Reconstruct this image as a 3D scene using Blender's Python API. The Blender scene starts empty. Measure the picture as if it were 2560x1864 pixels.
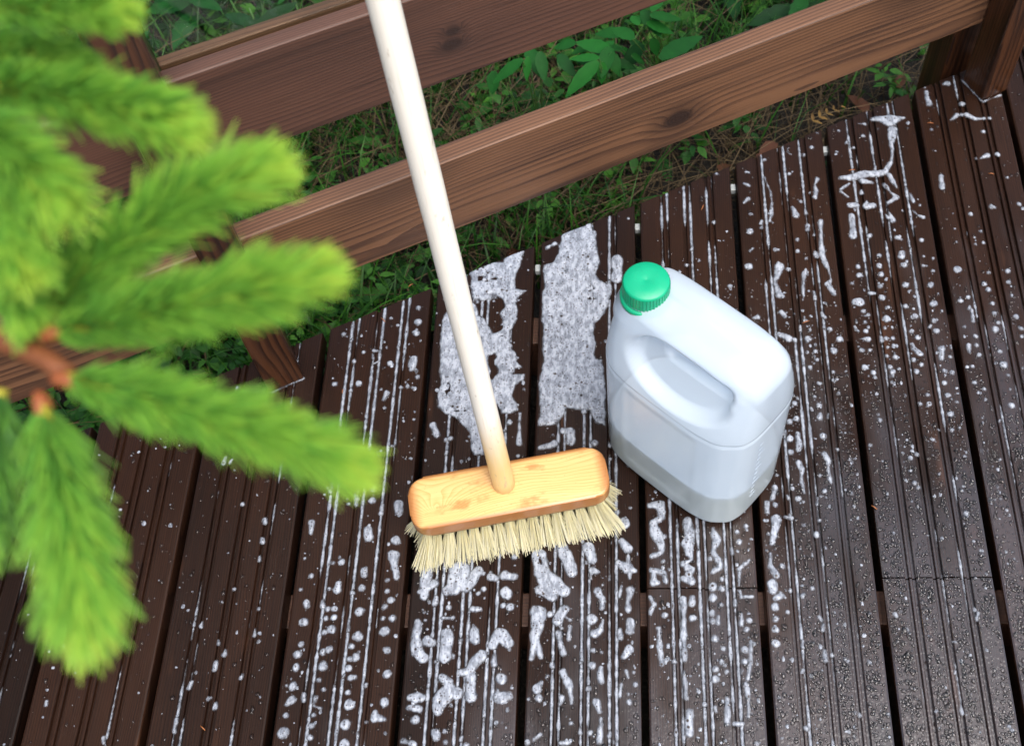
import bpy, bmesh, math, random
import numpy as np
from mathutils import Vector, Matrix

sc = bpy.context.scene
COL = sc.collection
rnd = random.Random(11)
rng = np.random.default_rng(5)

# ---------------------------------------------------------------- camera, sky, sun, exposure
cam_d = bpy.data.cameras.new('camera'); cam = bpy.data.objects.new('camera', cam_d); COL.objects.link(cam)
cam_d.sensor_width = 36.0; cam_d.sensor_fit = 'HORIZONTAL'
cam_d.lens = 36.0 * 2949.65 / 2560
cam_d.shift_x = -262.78 / 2560; cam_d.shift_y = 3.39 * -1 / 2560
_p, _r, _y = 1.03965887, -0.0205086, -0.01429646
_f = Vector((math.sin(_y)*math.cos(_p), math.cos(_y)*math.cos(_p), -math.sin(_p)))
_r0 = Vector((math.cos(_y), -math.sin(_y), 0)); _u0 = _r0.cross(_f)
_R = math.cos(_r)*_r0 + math.sin(_r)*_u0; _U = -math.sin(_r)*_r0 + math.cos(_r)*_u0
M = Matrix((_R, _U, -_f)).transposed().to_4x4(); M.translation = Vector((-0.0198456, 0, 1.4314934))
cam.matrix_world = M
cam_d.clip_start = 0.01; cam_d.clip_end = 500
cam_d.dof.use_dof = True; cam_d.dof.focus_distance = 1.42; cam_d.dof.aperture_fstop = 7.4
sc.camera = cam

SUN_EL, SUN_AZ = 65, 140          # degrees; azimuth clockwise from +Y
world = bpy.data.worlds.new('World'); sc.world = world; world.use_nodes = True
wt = world.node_tree; wt.nodes.clear()
wo = wt.nodes.new('ShaderNodeOutputWorld'); wb = wt.nodes.new('ShaderNodeBackground')
sky = wt.nodes.new('ShaderNodeTexSky'); sky.sky_type = 'NISHITA'; sky.sun_disc = False
sky.sun_elevation = math.radians(SUN_EL); sky.sun_rotation = math.radians(SUN_AZ)
sky.air_density = 1.0; sky.dust_density = 6.0; sky.ozone_density = 1.0
hs = wt.nodes.new('ShaderNodeHueSaturation'); hs.inputs['Saturation'].default_value = 0.8
wb.inputs['Strength'].default_value = 0.15
wt.links.new(sky.outputs[0], hs.inputs['Color']); wt.links.new(hs.outputs[0], wb.inputs['Color']); wt.links.new(wb.outputs[0], wo.inputs['Surface'])
sun_d = bpy.data.lights.new('sun', 'SUN'); sun_d.energy = 1.5; sun_d.angle = math.radians(60); sun_d.color = (1.0, 0.98, 0.95)
sun = bpy.data.objects.new('sun', sun_d); COL.objects.link(sun)
_az, _el = math.radians(SUN_AZ), math.radians(SUN_EL)
_sd = Vector((math.sin(_az)*math.cos(_el), math.cos(_az)*math.cos(_el), math.sin(_el)))
sun.rotation_euler = _sd.to_track_quat('Z', 'Y').to_euler(); sun.location = _sd*8
vs = sc.view_settings; vs.view_transform = 'Standard'; vs.look = 'None'; vs.gamma = 1; vs.use_curve_mapping = False
vs.exposure = 0.82
sc.cycles.max_bounces = 6; sc.cycles.diffuse_bounces = 3; sc.cycles.glossy_bounces = 3; sc.cycles.transmission_bounces = 4; sc.cycles.transparent_max_bounces = 8
sc.cycles.use_adaptive_sampling = True; sc.cycles.adaptive_threshold = 0.02

# ---------------------------------------------------------------- helpers
def tag(o, label=None, cat=None, group=None, kind=None):
    if label: o['label'] = label
    if cat: o['category'] = cat
    if group: o['group'] = group
    if kind: o['kind'] = kind
    return o

def empty(name, loc=(0, 0, 0), rz=0, parent=None):
    o = bpy.data.objects.new(name, None); COL.objects.link(o); o.location = loc; o.rotation_euler = (0, 0, rz)
    o.empty_display_size = 0.05
    if parent: o.parent = parent
    return o

def obj(name, me, mat, parent=None, smooth=False, loc=None):
    o = bpy.data.objects.new(name, me); COL.objects.link(o)
    if mat: me.materials.append(mat)
    if parent: o.parent = parent
    if loc is not None: o.location = loc
    if smooth: me.polygons.foreach_set('use_smooth', [True]*len(me.polygons))
    return o

def mesh(name, v, f):
    me = bpy.data.meshes.new(name); me.from_pydata([tuple(p) for p in v], [], f); me.update(); return me

def np_mesh(name, V, Fq, attr=None):
    """fast mesh from arrays; Fq (n,3) or (n,4)"""
    V = np.asarray(V, np.float32); Fq = np.asarray(Fq, np.int32); k = Fq.shape[1]
    me = bpy.data.meshes.new(name); me.vertices.add(len(V)); me.vertices.foreach_set('co', V.ravel())
    me.loops.add(Fq.size); me.loops.foreach_set('vertex_index', Fq.ravel())
    me.polygons.add(len(Fq)); me.polygons.foreach_set('loop_start', np.arange(0, Fq.size, k, dtype=np.int32))
    try: me.polygons.foreach_set('loop_total', np.full(len(Fq), k, np.int32))
    except Exception: pass
    for nm, arr in (attr or {}).items():
        a = me.attributes.new(nm, 'FLOAT', 'POINT'); a.data.foreach_set('value', np.asarray(arr, np.float32))
    me.update(calc_edges=True); me.validate(); return me

def bevel_box(name, lo, hi, r, seg=2):
    bm = bmesh.new(); bmesh.ops.create_cube(bm, size=1)
    for v in bm.verts:
        for i in range(3): v.co[i] = lo[i] if v.co[i] < 0 else hi[i]
    if r: bmesh.ops.bevel(bm, geom=bm.edges[:], offset=r, segments=seg, affect='EDGES', profile=.6)
    me = bpy.data.meshes.new(name); bm.to_mesh(me); bm.free(); return me

def tube(name, pts, radii, n=10, cap=True):
    V, Fc = [], []
    pts = [Vector(p) for p in pts]; up = Vector((0.13, 0.31, 0.94))
    for i, p in enumerate(pts):
        t = (pts[min(i+1, len(pts)-1)] - pts[max(i-1, 0)]).normalized()
        a = t.cross(up).normalized(); b = a.cross(t)
        for j in range(n):
            an = 2*math.pi*j/n; V.append(p + radii[i]*(math.cos(an)*a + math.sin(an)*b))
    for i in range(len(pts)-1):
        for j in range(n):
            k = (j+1) % n; Fc.append((i*n+j, i*n+k, (i+1)*n+k, (i+1)*n+j))
    if cap: Fc.append(tuple(range(n-1, -1, -1))); Fc.append(tuple(range((len(pts)-1)*n, len(pts)*n)))
    return mesh(name, V, Fc)

class NT:
    def __init__(s, name):
        s.m = bpy.data.materials.new(name); s.m.use_nodes = True; s.t = s.m.node_tree; s.t.nodes.clear()
        s.out = s.t.nodes.new('ShaderNodeOutputMaterial')
    def n(s, typ, **kw):
        x = s.t.nodes.new(typ)
        for k, v in kw.items(): setattr(x, k, v)
        return x
    def put(s, sock, v):
        if hasattr(v, 'is_output') or isinstance(v, bpy.types.NodeSocket): s.t.links.new(v, sock)
        elif v is not None:
            if isinstance(v, (tuple, list)) and len(v) == 3 and sock.type == 'RGBA': v = (*v, 1)
            sock.default_value = v
    def math(s, op, a, b=None, c=None, clamp=False):
        x = s.n('ShaderNodeMath', operation=op); x.use_clamp = clamp
        for i, v in enumerate((a, b, c)):
            if v is not None: s.put(x.inputs[i], v)
        return x.outputs[0]
    def coord(s, which='Object'): return s.n('ShaderNodeTexCoord').outputs[which]
    def xyz(s, v): x = s.n('ShaderNodeSeparateXYZ'); s.put(x.inputs[0], v); return x.outputs
    def comb(s, x, y, z):
        c = s.n('ShaderNodeCombineXYZ')
        for i, v in enumerate((x, y, z)): s.put(c.inputs[i], v)
        return c.outputs[0]
    def vmul(s, v, sc_): x = s.n('ShaderNodeVectorMath', operation='MULTIPLY'); s.put(x.inputs[0], v); s.put(x.inputs[1], sc_); return x.outputs[0]
    def vadd(s, v, w): x = s.n('ShaderNodeVectorMath', operation='ADD'); s.put(x.inputs[0], v); s.put(x.inputs[1], w); return x.outputs[0]
    def noise(s, v, scale=1, detail=4, rough=.5, dist=0, out='Fac'):
        x = s.n('ShaderNodeTexNoise'); s.put(x.inputs['Vector'], v); s.put(x.inputs['Scale'], scale); x.inputs['Detail'].default_value = detail
        x.inputs['Roughness'].default_value = rough; x.inputs['Distortion'].default_value = dist; return x.outputs[out]
    def vor(s, v, scale=1, feature='F1', out='Distance', rand=1):
        x = s.n('ShaderNodeTexVoronoi', feature=feature); s.put(x.inputs['Vector'], v); x.inputs['Scale'].default_value = scale
        x.inputs['Randomness'].default_value = rand; return x.outputs[out]
    def ramp(s, f, stops, interp='LINEAR'):
        x = s.n('ShaderNodeValToRGB'); s.put(x.inputs[0], f); e = x.color_ramp.elements; x.color_ramp.interpolation = interp
        while len(e) < len(stops): e.new(.5)
        for el, (p, c) in zip(e, stops):
            el.position = p; el.color = (c, c, c, 1) if isinstance(c, (int, float)) else (*c, 1)
        return x.outputs['Color']
    def mix(s, f, a, b, blend='MIX'):
        x = s.n('ShaderNodeMix', data_type='RGBA', blend_type=blend); s.put(x.inputs[0], f); s.put(x.inputs[6], a); s.put(x.inputs[7], b); return x.outputs[2]
    def smooth(s, v, lo, hi):
        x = s.n('ShaderNodeMapRange', interpolation_type='SMOOTHSTEP'); s.put(x.inputs[0], v); x.inputs[1].default_value = lo; x.inputs[2].default_value = hi
        return x.outputs[0]
    def bump(s, h, strength=.3, dist=.001, normal=None):
        x = s.n('ShaderNodeBump'); s.put(x.inputs['Height'], h); x.inputs['Strength'].default_value = strength; x.inputs['Distance'].default_value = dist
        if normal is not None: s.put(x.inputs['Normal'], normal)
        return x.outputs[0]
    def attr(s, nm): x = s.n('ShaderNodeAttribute'); x.attribute_name = nm; return x.outputs['Fac']
    def bsdf(s, **kw):
        x = s.n('ShaderNodeBsdfPrincipled')
        for k, v in kw.items(): s.put(x.inputs[k.replace('_', ' ')], v)
        return x.outputs[0]
    def schlick(s, f0):
        g = s.n('ShaderNodeNewGeometry'); d = s.n('ShaderNodeVectorMath', operation='DOT_PRODUCT'); s.put(d.inputs[0], g.outputs['Normal']); s.put(d.inputs[1], g.outputs['Incoming'])
        c = s.math('SUBTRACT', 1.0, s.math('ABSOLUTE', d.outputs['Value']), clamp=True)
        return s.math('ADD', f0, s.math('MULTIPLY', s.math('POWER', c, 5.0), 1-f0))
    def mixs(s, f, a, b): x = s.n('ShaderNodeMixShader'); s.put(x.inputs[0], f); s.put(x.inputs[1], a); s.put(x.inputs[2], b); return x.outputs[0]
    def done(s, sh): s.put(s.out.inputs['Surface'], sh); return s.m

def grain_coords(t, axis):
    """object coordinates reordered to (across, along, depth), with a per-object offset"""
    c = t.xyz(t.coord('Object'))
    rn = t.n('ShaderNodeObjectInfo').outputs['Random']
    order = {'x': (2, 0, 1), 'y': (0, 1, 2), 'z': (0, 2, 1)}[axis]
    return c[order[0]], c[order[1]], c[order[2]], rn

def wood(name, dark, mid, light, axis='y', rough=(.45, .65), ring=260, knots=(), bump=.35, pith=(.03, -.09), wob=.022, randknots=True, coat=0, fibre=.5):
    t = NT(name); ax, al, dp, rn = grain_coords(t, axis)
    off = t.math('MULTIPLY', rn, 37.0)
    al2 = t.math('ADD', al, off)
    P = t.comb(ax, al2, dp)
    w1 = t.noise(t.vmul(P, (9, 1.6, 9)), 1, 2, .5)
    w2 = t.noise(t.vmul(P, (30, 5, 30)), 1, 2, .5)
    dx = t.math('ADD', ax, pith[0]); dz = t.math('ADD', dp, pith[1])
    r = t.math('SQRT', t.math('ADD', t.math('MULTIPLY', dx, dx), t.math('MULTIPLY', dz, dz)))
    r = t.math('ADD', r, t.math('MULTIPLY', t.math('SUBTRACT', w1, .5), wob))
    r = t.math('ADD', r, t.math('MULTIPLY', t.math('SUBTRACT', w2, .5), wob*.16))
    kn = None
    ks = []
    for (ka, kl, kr) in knots:
        ex = t.math('SUBTRACT', ax, ka); ey = t.math('MULTIPLY', t.math('SUBTRACT', al, kl), .62)
        d = t.math('DIVIDE', t.math('SQRT', t.math('ADD', t.math('MULTIPLY', ex, ex), t.math('MULTIPLY', ey, ey))), kr)
        ks.append(d)
    if randknots:
        vd = t.vor(t.vmul(P, (7.0, 2.1, .01)), 1, 'F1'); ks.append(t.math('MULTIPLY', vd, 9.0))
    for d in ks:
        kn = d if kn is None else t.math('MINIMUM', kn, d)
    if kn is not None:
        kn = t.math('ADD', kn, t.math('MULTIPLY', t.math('SUBTRACT', w2, .5), .5))
        r = t.math('ADD', r, t.math('MULTIPLY', t.math('POWER', 2.718, t.math('MULTIPLY', kn, -1.1)), .02))
    ringv = t.math('FRACT', t.math('MULTIPLY', r, ring))
    late = t.math('POWER', ringv, 2.2)
    fib = t.noise(t.vmul(P, (420, 9, 420)), 1, 2, .6)
    blot = t.noise(t.vmul(P, (14, 3, 14)), 1, 2, .55)
    f = t.math('ADD', t.math('MULTIPLY', late, .55), t.math('MULTIPLY', t.math('SUBTRACT', fib, .5), fibre))
    f = t.math('ADD', f, t.math('MULTIPLY', t.math('SUBTRACT', blot, .5), .8))
    col = t.ramp(f, [(.0, light), (.35, mid), (.85, dark)])
    if kn is not None:
        kmask = t.smooth(kn, 1.25, .6)
        rings = t.math('FRACT', t.math('MULTIPLY', kn, 5.0))
        kcol = t.ramp(rings, [(0, tuple(c*.5 for c in dark)), (.6, dark), (1, tuple(.6*m+.4*d for m, d in zip(mid, dark)))])
        col = t.mix(kmask, col, kcol)
        halo = t.math('MULTIPLY', t.smooth(kn, 2.6, 1.1), .45)
        col = t.mix(halo, col, dark)
    strk = t.smooth(t.noise(t.vmul(P, (55, 1.3, 55)), 1, 2, .55), .52, .68)
    col = t.mix(t.math('MULTIPLY', strk, .55), col, dark)
    crack = t.smooth(t.noise(t.vmul(P, (160, 2.2, 160)), 1, 2, .4), .66, .72)
    col = t.mix(t.math('MULTIPLY', crack, .55), col, tuple(c*.35 for c in dark))
    h = fib
    rg = t.n('ShaderNodeMapRange'); t.put(rg.inputs[0], blot); rg.inputs[3].default_value = rough[0]; rg.inputs[4].default_value = rough[1]
    return t.done(t.bsdf(Base_Color=col, Roughness=rg.outputs[0], Normal=t.bump(h, bump, .0012), Coat_Weight=coat, Coat_Roughness=.25))

# ---------------------------------------------------------------- materials
def deck_wood():
    t = NT('wet_stained_deck_wood'); ax, al, dp, rn = grain_coords(t, 'y')
    P = t.comb(ax, t.math('ADD', al, t.math('MULTIPLY', rn, 37.0)), t.math('ADD', dp, t.math('MULTIPLY', rn, 3.0)))
    W = t.n('ShaderNodeNewGeometry').outputs['Position']
    w1 = t.noise(t.vmul(P, (8, 1.3, 8)), 1, 2, .5)
    vd = t.math('MULTIPLY', t.vor(t.vmul(P, (6.0, 2.0, .01)), 1, 'F1'), 8.5)
    fib = t.noise(t.vmul(P, (800, 12, 800)), 1, 1, .6)
    r = t.math('ADD', t.math('ADD', ax, t.math('MULTIPLY', w1, .05)), t.math('MULTIPLY', t.math('POWER', 2.718, t.math('MULTIPLY', vd, -1.0)), .03))
    ringv = t.math('POWER', t.math('FRACT', t.math('MULTIPLY', r, 330)), 2)
    blot = t.noise(t.vmul(P, (10, 2.5, 10)), 1, 2, .6)
    f = t.math('ADD', t.math('MULTIPLY', ringv, .32), t.math('ADD', t.math('MULTIPLY', fib, .45), t.math('MULTIPLY', blot, .60)))
    f = t.math('ADD', f, t.math('MULTIPLY', t.math('ADD', t.math('SUBTRACT', rn, .5), -.35), .26))
    col = t.ramp(f, [(.25, (.0245, .0102, .0054)), (.55, (.0122, .0053, .0032)), (.85, (.0040, .0021, .0015))])
    kmask = t.smooth(vd, 1.2, .5)
    col = t.mix(t.math('MULTIPLY', kmask, .7), col, (.009, .0052, .004))
    # worn spots where the stain is thin
    worn = t.math('MULTIPLY', t.smooth(t.noise(t.vmul(P, (22, 5, 22)), 1, 2, .6), .66, .76), .45)
    col = t.mix(worn, col, (.066, .027, .013))
    # rain film lies thick towards the open end of the deck (+x, -y), thin under the railing
    wx = t.xyz(W)
    wetline = t.math('SUBTRACT', t.math('MULTIPLY', wx[0], .9), t.math('MULTIPLY', wx[1], 1.0))
    wn = t.noise(t.vmul(W, (14, 5, 14)), 1, 2, .6)
    wet = t.smooth(t.math('ADD', wetline, t.math('MULTIPLY', t.math('SUBTRACT', wn, .5), 1.0)), -.62, -.15)
    rough = t.math('SUBTRACT', .40, t.math('MULTIPLY', wet, .26))
    rough = t.math('ADD', rough, t.math('MULTIPLY', t.math('SUBTRACT', fib, .5), .12))
    h = fib
    bead = t.smooth(t.vor(t.vmul(W, (240, 170, 240)), 1, 'F1'), .62, .18)
    bm = bead
    nb = t.bump(h, .28, .0008)
    nb2 = t.bump(bm, .22, .0008)
    return t.done(t.bsdf(Base_Color=col, Roughness=rough, Normal=nb, Specular_IOR_Level=t.math('ADD', .16, t.math('MULTIPLY', wet, .85)), Coat_Weight=t.math('MULTIPLY', wet, .9), Coat_Roughness=.06, Coat_IOR=1.5, Coat_Normal=nb2))

def foam_mat():
    t = NT('soap_foam_bubbles'); W = t.coord('Object')
    th = t.attr('thick')
    v1 = t.n('ShaderNodeTexVoronoi'); t.put(v1.inputs['Vector'], W); v1.inputs['Scale'].default_value = 300
    v2 = t.n('ShaderNodeTexVoronoi'); t.put(v2.inputs['Vector'], W); v2.inputs['Scale'].default_value = 135
    s1 = t.xyz(v1.outputs['Color'])[1]; s2 = t.xyz(v2.outputs['Color'])[0]
    d1 = t.math('MULTIPLY', t.smooth(t.math('SUBTRACT', v1.outputs['Distance'], t.math('MULTIPLY', s1, .22)), .16, .06), t.math('GREATER_THAN', s1, .30))
    big = t.math('MULTIPLY', t.smooth(v2.outputs['Distance'], .30, .20), t.math('GREATER_THAN', s2, .86))
    dots = t.math('MULTIPLY', t.math('MAXIMUM', t.math('MULTIPLY', d1, .92), big), t.smooth(th, .15, .45))
    nz = t.noise(t.vmul(W, (210, 95, 150)), 1, 3, .65)
    col = t.mix(t.smooth(nz, .35, .68), (.20, .225, .27), (.37, .405, .465))
    col = t.mix(dots, col, (.045, .034, .030))
    body = t.bsdf(Base_Color=col, Roughness=.4, Specular_IOR_Level=.4, Normal=t.bump(t.math('SUBTRACT', 1.0, v1.outputs['Distance']), .45, .0010))
    tr = t.n('ShaderNodeBsdfTransparent').outputs[0]
    a = t.math('ADD', t.math('MULTIPLY', t.smooth(th, 0.0, .50), .76), t.math('MULTIPLY', t.smooth(nz, .32, .60), .22), clamp=True)
    a = t.math('MULTIPLY', a, t.smooth(th, -.02, .16))
    return t.done(t.mixs(a, tr, body))

def water_mat():
    t = NT('clear_water')
    fr = t.n('ShaderNodeFresnel'); fr.inputs[0].default_value = 1.5
    gl = t.n('ShaderNodeBsdfGlossy'); gl.inputs['Roughness'].default_value = .03
    tr = t.n('ShaderNodeBsdfTransparent'); tr.inputs[0].default_value = (.98, .98, .98, 1)
    return t.done(t.mixs(fr.outputs[0], tr.outputs[0], gl.outputs[0]))

def leaf_mat(name, stops, rough=.4, trans=.25, spec=.3):
    t = NT(name); f = t.attr('tint')
    nz = t.noise(t.coord('Object'), 60, 3, .6)
    col = t.ramp(t.math('ADD', f, t.math('MULTIPLY', t.math('SUBTRACT', nz, .5), .3)), stops)
    b = t.bsdf(Base_Color=col, Roughness=rough, Specular_IOR_Level=spec)
    tl = t.n('ShaderNodeBsdfTranslucent'); t.put(tl.inputs[0], col)
    return t.done(t.mixs(trans, b, tl.outputs[0]))

def flat(name, col, rough=.5, nscale=20, amt=.3, spec=.5):
    t = NT(name); nz = t.noise(t.coord('Object'), nscale, 5, .6)
    c = t.mix(nz, tuple(x*(1-amt) for x in col), tuple(min(1, x*(1+amt)) for x in col))
    return t.done(t.bsdf(Base_Color=c, Roughness=rough, Specular_IOR_Level=spec, Normal=t.bump(nz, .25, .002)))

def glass_mat():
    t = NT('balustrade_glass')
    gl = t.n('ShaderNodeBsdfGlossy'); gl.inputs['Roughness'].default_value = .02
    tr = t.n('ShaderNodeBsdfTransparent'); tr.inputs[0].default_value = (.93, .96, .945, 1)
    return t.done(t.mixs(t.schlick(.04), tr.outputs[0], gl.outputs[0]))

M_DECK = deck_wood(); M_FOAM = foam_mat(); M_WATER = water_mat(); M_GLASS = glass_mat()
M_RAIL = wood('stained_rail_wood', (.020, .0090, .0058), (.076, .0345, .0180), (.155, .074, .036), 'x', ring=250, wob=.018, knots=((.052, 1.917, .017),), pith=(-.02, .11), fibre=.6)
M_RAIL2 = wood('stained_upper_rail_wood', (.023, .0105, .0075), (.060, .0268, .0175), (.096, .043, .027), 'x', ring=420, knots=((.072, 1.614, .006), (.053, 1.610, .0075)), pith=(.05, .2), randknots=False)
M_POST = wood('stained_post_wood', (.006, .0022, .0014), (.021, .0072, .0032), (.058, .021, .0080), 'z', rough=(.25, .42), ring=150, pith=(.01, .05), coat=.25, wob=.05)
M_BEAD = wood('stained_bead_wood', (.055, .026, .014), (.12, .056, .028), (.19, .09, .046), 'x', ring=300)
M_JOIST = wood('joist_wood', (.03, .014, .009), (.07, .03, .018), (.10, .045, .026), 'x', ring=200)

# ---------------------------------------------------------------- ground
def edge_y(x): return .839 + .5009*(x + .597)
GZ = -.15
def soil():
    t = NT('dark_forest_soil'); W = t.coord('Object')
    a = t.noise(W, 9, 6, .65); b = t.noise(W, 70, 4, .6)
    c = t.ramp(t.math('ADD', t.math('MULTIPLY', a, .6), t.math('MULTIPLY', b, .4)), [(.3, (.006, .005, .003)), (.55, (.013, .010, .006)), (.75, (.010, .014, .005))])
    return t.done(t.bsdf(Base_Color=c, Roughness=.85, Normal=t.bump(b, .8, .012)))
def ground():
    n = 90
    g = np.concatenate([-np.geomspace(150, 3, 14), np.linspace(-2.6, 2.6, n), np.geomspace(3, 150, 14)])
    X, Y = np.meshgrid(g, g); k = len(g)
    Z = GZ + .018*np.sin(X*5.1+1)*np.cos(Y*4.3) + .010*np.sin(X*13+Y*9) - .35*np.clip((Y-edge_y(X)-.8), 0, 1.5)*.12
    V = np.stack([X, Y, Z], -1).reshape(-1, 3); i = np.arange(k*k).reshape(k, k)
    Fq = np.stack([i[:-1, :-1], i[:-1, 1:], i[1:, 1:], i[1:, :-1]], -1).reshape(-1, 4)
    o = obj('ground', np_mesh('ground', V, Fq), soil(), smooth=True); tag(o, 'dark damp soil and litter under the plants beyond the deck', kind='structure')
ground()

# ---------------------------------------------------------------- deck
PITCH, GAP = .15, .009
GROOVES = (.26, .51, .755); NOTCH = .0044
JOINT = {6: .5215, 8: .5335}
deck = tag(empty('deck', (0, 0, 0)), 'wet dark brown grooved plank deck', kind='structure')
BW = PITCH - GAP
def plank_profile(x0):
    P = [(x0, -.028), (x0, -.003), (x0+.0009, -.0009), (x0+.003, 0)]
    for g in GROOVES:
        c = x0 + g*BW
        for s in (-1, 1):
            k = c + s*NOTCH
            zi, zo = (0, -.0013) if s < 0 else (-.0013, 0)
            P += [(k-.0031, zi), (k-.0024, zi-.0007), (k-.0017, -.0058), (k+.0017, -.0058), (k+.0024, zo-.0007), (k+.0031, zo)]
    x1 = x0 + BW
    P += [(x1-.003, 0), (x1-.0009, -.0009), (x1, -.003), (x1, -.028)]
    return P
BZ = {k: rnd.uniform(-.0005, .0005) for k in range(-4, 16)}
BX0 = {k: (k-6)*PITCH + GAP/2 + rnd.uniform(-.001, .001) for k in range(-4, 16)}
def plank(k, y0, y1):
    x0 = BX0[k]
    pr = plank_profile(0); V = []
    for s in (0, 1):
        for (x, z) in pr:
            y = y0 if s == 0 else (y1 if y1 is not None else edge_y(x0+x))
            V.append((x - BW/2, y - .5, z))
    n = len(pr)
    Fc = [(i, i+1, n+i+1, n+i) for i in range(n-1)] + [(n-1, 0, n, 2*n-1), tuple(range(n-1, -1, -1)), tuple(range(n, 2*n))]
    o = obj('plank', mesh('plank', V, Fc), M_DECK, deck, loc=(x0+BW/2, .5, BZ[k]))
    return o
for k in range(-3, 14):
    if k in JOINT:
        plank(k, -.7, JOINT[k]-.0009); plank(k, JOINT[k]+.0009, None)
    else: plank(k, -.7, None)
for y in (-.35, .07, .505, .93, 1.34):
    x0 = -1.4 if y < .6 else (y-.839)/.5009-.597+.16
    j = obj('joist', bevel_box('joist', (0, -.0225, -.125), (1.3-x0+.1, .0225, -.0305), .002), M_JOIST, deck, loc=(x0, y, 0))
M_SPACER = flat('white_spacer_plastic', (.34, .37, .37), .4)
for k in (5, 6, 7, 8):
    xb = (k-6)*PITCH; yb = edge_y(xb) - .035
    obj('spacer', bevel_box('spacer', (-.0038, -.006, -.006), (.0038, .006, .004), .0012), M_SPACER, deck, loc=(xb, yb, -.014))

# ---------------------------------------------------------------- railing
PHI = math.radians(26.3)
rail = tag(empty('railing', (-.517, .8104, 0), PHI), 'reddish brown wooden railing with two wide boards along the deck edge', 'railing')
def post(u, n0, n1, z0, z1, w_=.051):
    m = bevel_box('post', (0, 0, z0), (w_, n1-n0, z1), .0035, 2)
    obj('post', m, M_POST, rail, loc=(u, n0, 0))
for u in (-1.2, 0.0, 1.2): post(u, 0, .0515, .001, 1.05)
for u in (-1.205, -.005, 1.185): post(u, .0838, .134, GZ-.05, 1.0, .055)
def board(name, u0, u1, n0, n1, z0, z1, mat, r=.004):
    return obj(name, bevel_box(name, (0, 0, 0), (u1-u0, n1-n0, z1-z0), r, 3), mat, rail, loc=(u0, n0, z0))
board('rail', -1.25, 1.262, .053, .0832, .121, .262, M_RAIL, .005)
board('rail', -1.25, 1.262, .053, .0745, .395, .531, M_RAIL2, .004)
for a, b in ((-1.149, -.006), (.051, 1.184)): board('glazing_bead', a, b, .0808, .0945, .41, .531, M_BEAD, .002)
board('rail', -1.25, 1.262, .053, .0832, .96, 1.0, M_RAIL2, .004)
for a, b in ((-1.148, -.007), (.052, 1.183)): board('glass_pane', a, b, .0752, .0802, .45, .955, M_GLASS, 0)

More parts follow.
